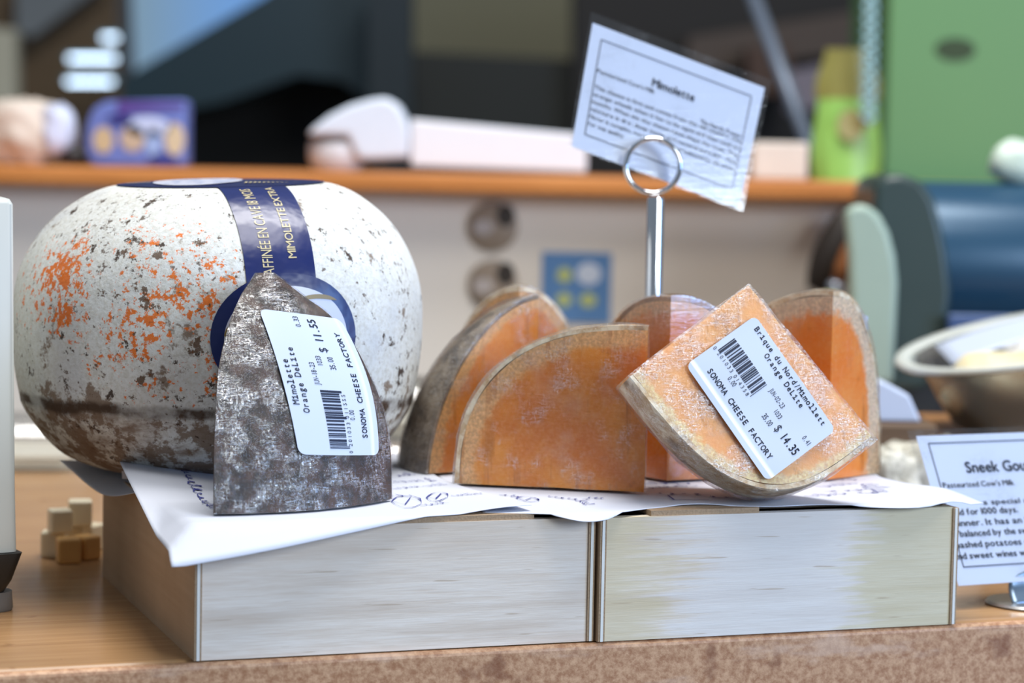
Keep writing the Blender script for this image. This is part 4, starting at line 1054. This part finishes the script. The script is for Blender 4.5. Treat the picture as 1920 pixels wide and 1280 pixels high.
# green bag
Yk = 2.50; kx = at(1590, 200, Yk).x
r = thing('green_bag', 'bright green and olive bag standing on the ledge beside the hanging chain', 'bag', (kx, Yk, LZ))
zt_ = at(1590, 92, Yk).z - LZ
def bag(z0, z1, w0, w1, d_, nm, col):
    q = MB(); N = 10
    secs = []
    for k in range(N + 1):
        u = k / N; wv = lerp(w0, w1, u) * (1 + .08 * math.sin(5 * u)); dv = d_ * (1 - .5 * u)
        secs.append(([(wv * math.cos(a * math.pi / 12) * (1 + .05 * math.sin(3 * a)), dv * math.sin(a * math.pi / 12)) for a in range(24)], lerp(z0, z1, u)))
    loft(q, secs); q.build(nm, plain(nm + '_film', srgb(*col), .35, 0, .18, 40), r, smooth=True, sharp=50)
bag(0, zt_ * .62, .033, .034, .025, 'bag', (138, 188, 92)); bag(zt_ * .621, zt_, .033, .026, .0124, 'olive_top', (128, 126, 66))
q = MB(); ellipse(q, lambda a, b: Vector((a, -.0262, b)), 0, zt_ * .42, .014, .016, 22, 2); q.build('tan_patch', plain('tan_patch', srgb(150, 146, 96), .5), r, recalc=False)
# hanging chain and leaning pole
Yc = 2.46; a, b = at(1633, -60, Yc), at(1628, 235, Yc)
q = MB(); N = 26
for k in range(N):
    p = a.lerp(b, (k + .5) / N); L = (a - b).length / N * .62
    rot = (k % 2) * math.pi / 2
    q.tube([p - a + Vector((.006 * math.cos(t_) * math.cos(rot), .006 * math.cos(t_) * math.sin(rot), L * math.sin(t_))) for t_ in [2 * math.pi * j / 14 for j in range(14)]], .0028, 8, True)
o = q.build('chain', plain('pale_steel_chain', srgb(150, 190, 196), .3, .4), None, smooth=True); o.location = a; tag(o, 'pale steel chain hanging beside the green cabinet', 'chain')
a, b = at(1400, -40, 2.9), at(1532, 315, 2.75)
q = MB(); q.tube([Vector((0, 0, 0)), (b - a) * .5, b - a], .0085, 14); o = q.build('leaning_pole', plain('grey_blue_metal', srgb(112, 124, 142), .4, .3), None, smooth=True); o.location = a; tag(o, 'slanting grey metal pole behind the sign, upper right', 'pole')

# far room: the dark slab colours also carry its low light
def slab(name, px, Y, depth, col, rough=.7, kind=True, label=None, cat=None, vary=.1):
    P = [at(a, b, Y) for a, b in px]; c = sum(P, Vector()) / len(P)
    q = MB(); q.prism([(p_.x - c.x, p_.z - c.z) for p_ in P], 0, depth)
    o = q.build(name, plain(name + '_paint', srgb(*col), rough, 0, vary, 3), None); o.location = (c.x, Y, c.z)
    if label: tag(o, label, cat)
    else: struct(o)
    return o
q = MB(); q.box((-3.5, 5.6, -.86), (3.5, 5.7, 2.6)); struct(q.build('wall_back', plain('olive_wall_paint', srgb(128, 124, 100), .8, 0, .08, 2)))
slab('wall_left', [(-200, -80), (215, -80), (232, 340), (-200, 340)], 5.0, .2, (98, 80, 58), vary=.2)
slab('trim_1', [(30, -40), (205, -40), (60, 70), (30, 60)], 4.9, .05, (110, 116, 120))
slab('trim_2', [(-160, 40), (28, 55), (30, 190), (-160, 190)], 4.85, .05, (190, 186, 166))
# sky-lit window behind the hood
t = NT('window_daylight'); e = t.n('ShaderNodeEmission')
z_ = t.sep()
cc = t.mix(t.ramp(z_[0], -.22, .1), srgb(126, 152, 168), srgb(112, 158, 216)); t.l(cc, e.inputs[0]); e.inputs[1].default_value = 1.0
wn = bpy.data.objects
P0, P1 = at(212, 190, 5.3), at(560, -60, 5.3)
q = MB(); q.box((P0.x, 5.3, P0.z), (P1.x, 5.32, P1.z)); struct(q.build('window_1', t.done(e), None, origin=((P0.x + P1.x) / 2, 5.3, (P0.z + P1.z) / 2)))
slab('ventilation_hood', [(228, 148), (500, -10), (560, -60), (692, -60), (692, 190), (640, 150), (560, 140), (420, 190), (300, 215), (228, 215)], 4.4, .25, (14, 46, 58), .45, label='dark teal slanted ventilation hood at the upper left', cat='hood')
slab('darkness_slab', [(228, 190), (760, 120), (760, 345), (228, 345)], 4.7, .3, (16, 16, 18), label='black slab standing for the deep darkness under the teal hood', cat='cabinet')  # solid black slab, deep darkness put into its colour
slab('square_post', [(690, -60), (772, -60), (772, 345), (690, 345)], 4.2, .1, (26, 40, 48), label='dark blue grey post beside the teal hood', cat='post')
slab('shelf_unit', [(772, 96), (1090, 112), (1090, 345), (772, 345)], 4.6, .3, (34, 37, 34), label='dark shelf unit under the olive wall, behind the white carton', cat='shelf')
slab('dark_partition', [(1078, -60), (1668, -60), (1668, 345), (1078, 345)], 4.5, .3, (26, 22, 20), label='dark brown partition behind the tilted sign', cat='partition')
slab('wooden_beam', [(1290, 70), (1610, 20), (1610, 95), (1290, 135)], 4.35, .1, (74, 62, 54), label='brown slanted beam behind the leaning pole', cat='beam')
slab('brown_crate', [(1475, 135), (1545, 120), (1545, 200), (1475, 210)], 4.2, .1, (120, 112, 122), label='purplish grey crate behind the green bag', cat='crate')
slab('brown_crate', [(1400, 90), (1480, 82), (1490, 180), (1405, 175)], 4.25, .1, (70, 48, 36), label='brown crate behind the leaning pole', cat='crate')
# bright strip lamps far behind
for k, (x0, x1, y_) in enumerate(((193, 219, 71), (130, 217, 110), (126, 211, 153))):
    a, b = at(x0, y_, 4.8), at(x1, y_, 4.8); r = thing('strip_lamp', ('topmost short', 'middle', 'lowest')[k] + ' bright strip lamp at the upper left', 'lamp', a, 0, 'strip lamps')
    t = NT('lamp_glow'); e = t.n('ShaderNodeEmission'); e.inputs[0].default_value = (.62, .80, 1, 1); e.inputs[1].default_value = 5.0
    q = MB(); q.tube([Vector((0, 0, 0)), b - a], .004, 12); q.build('glowing_tube', t.done(e), r, smooth=True, sharp=50)
    q = MB(); q.tube([Vector((-.008, .008, .005)), b - a + Vector((.008, .008, .005))], .005, 10); q.build('fitting', plain('lamp_fitting', srgb(90, 130, 140), .5), r, smooth=True, sharp=50)
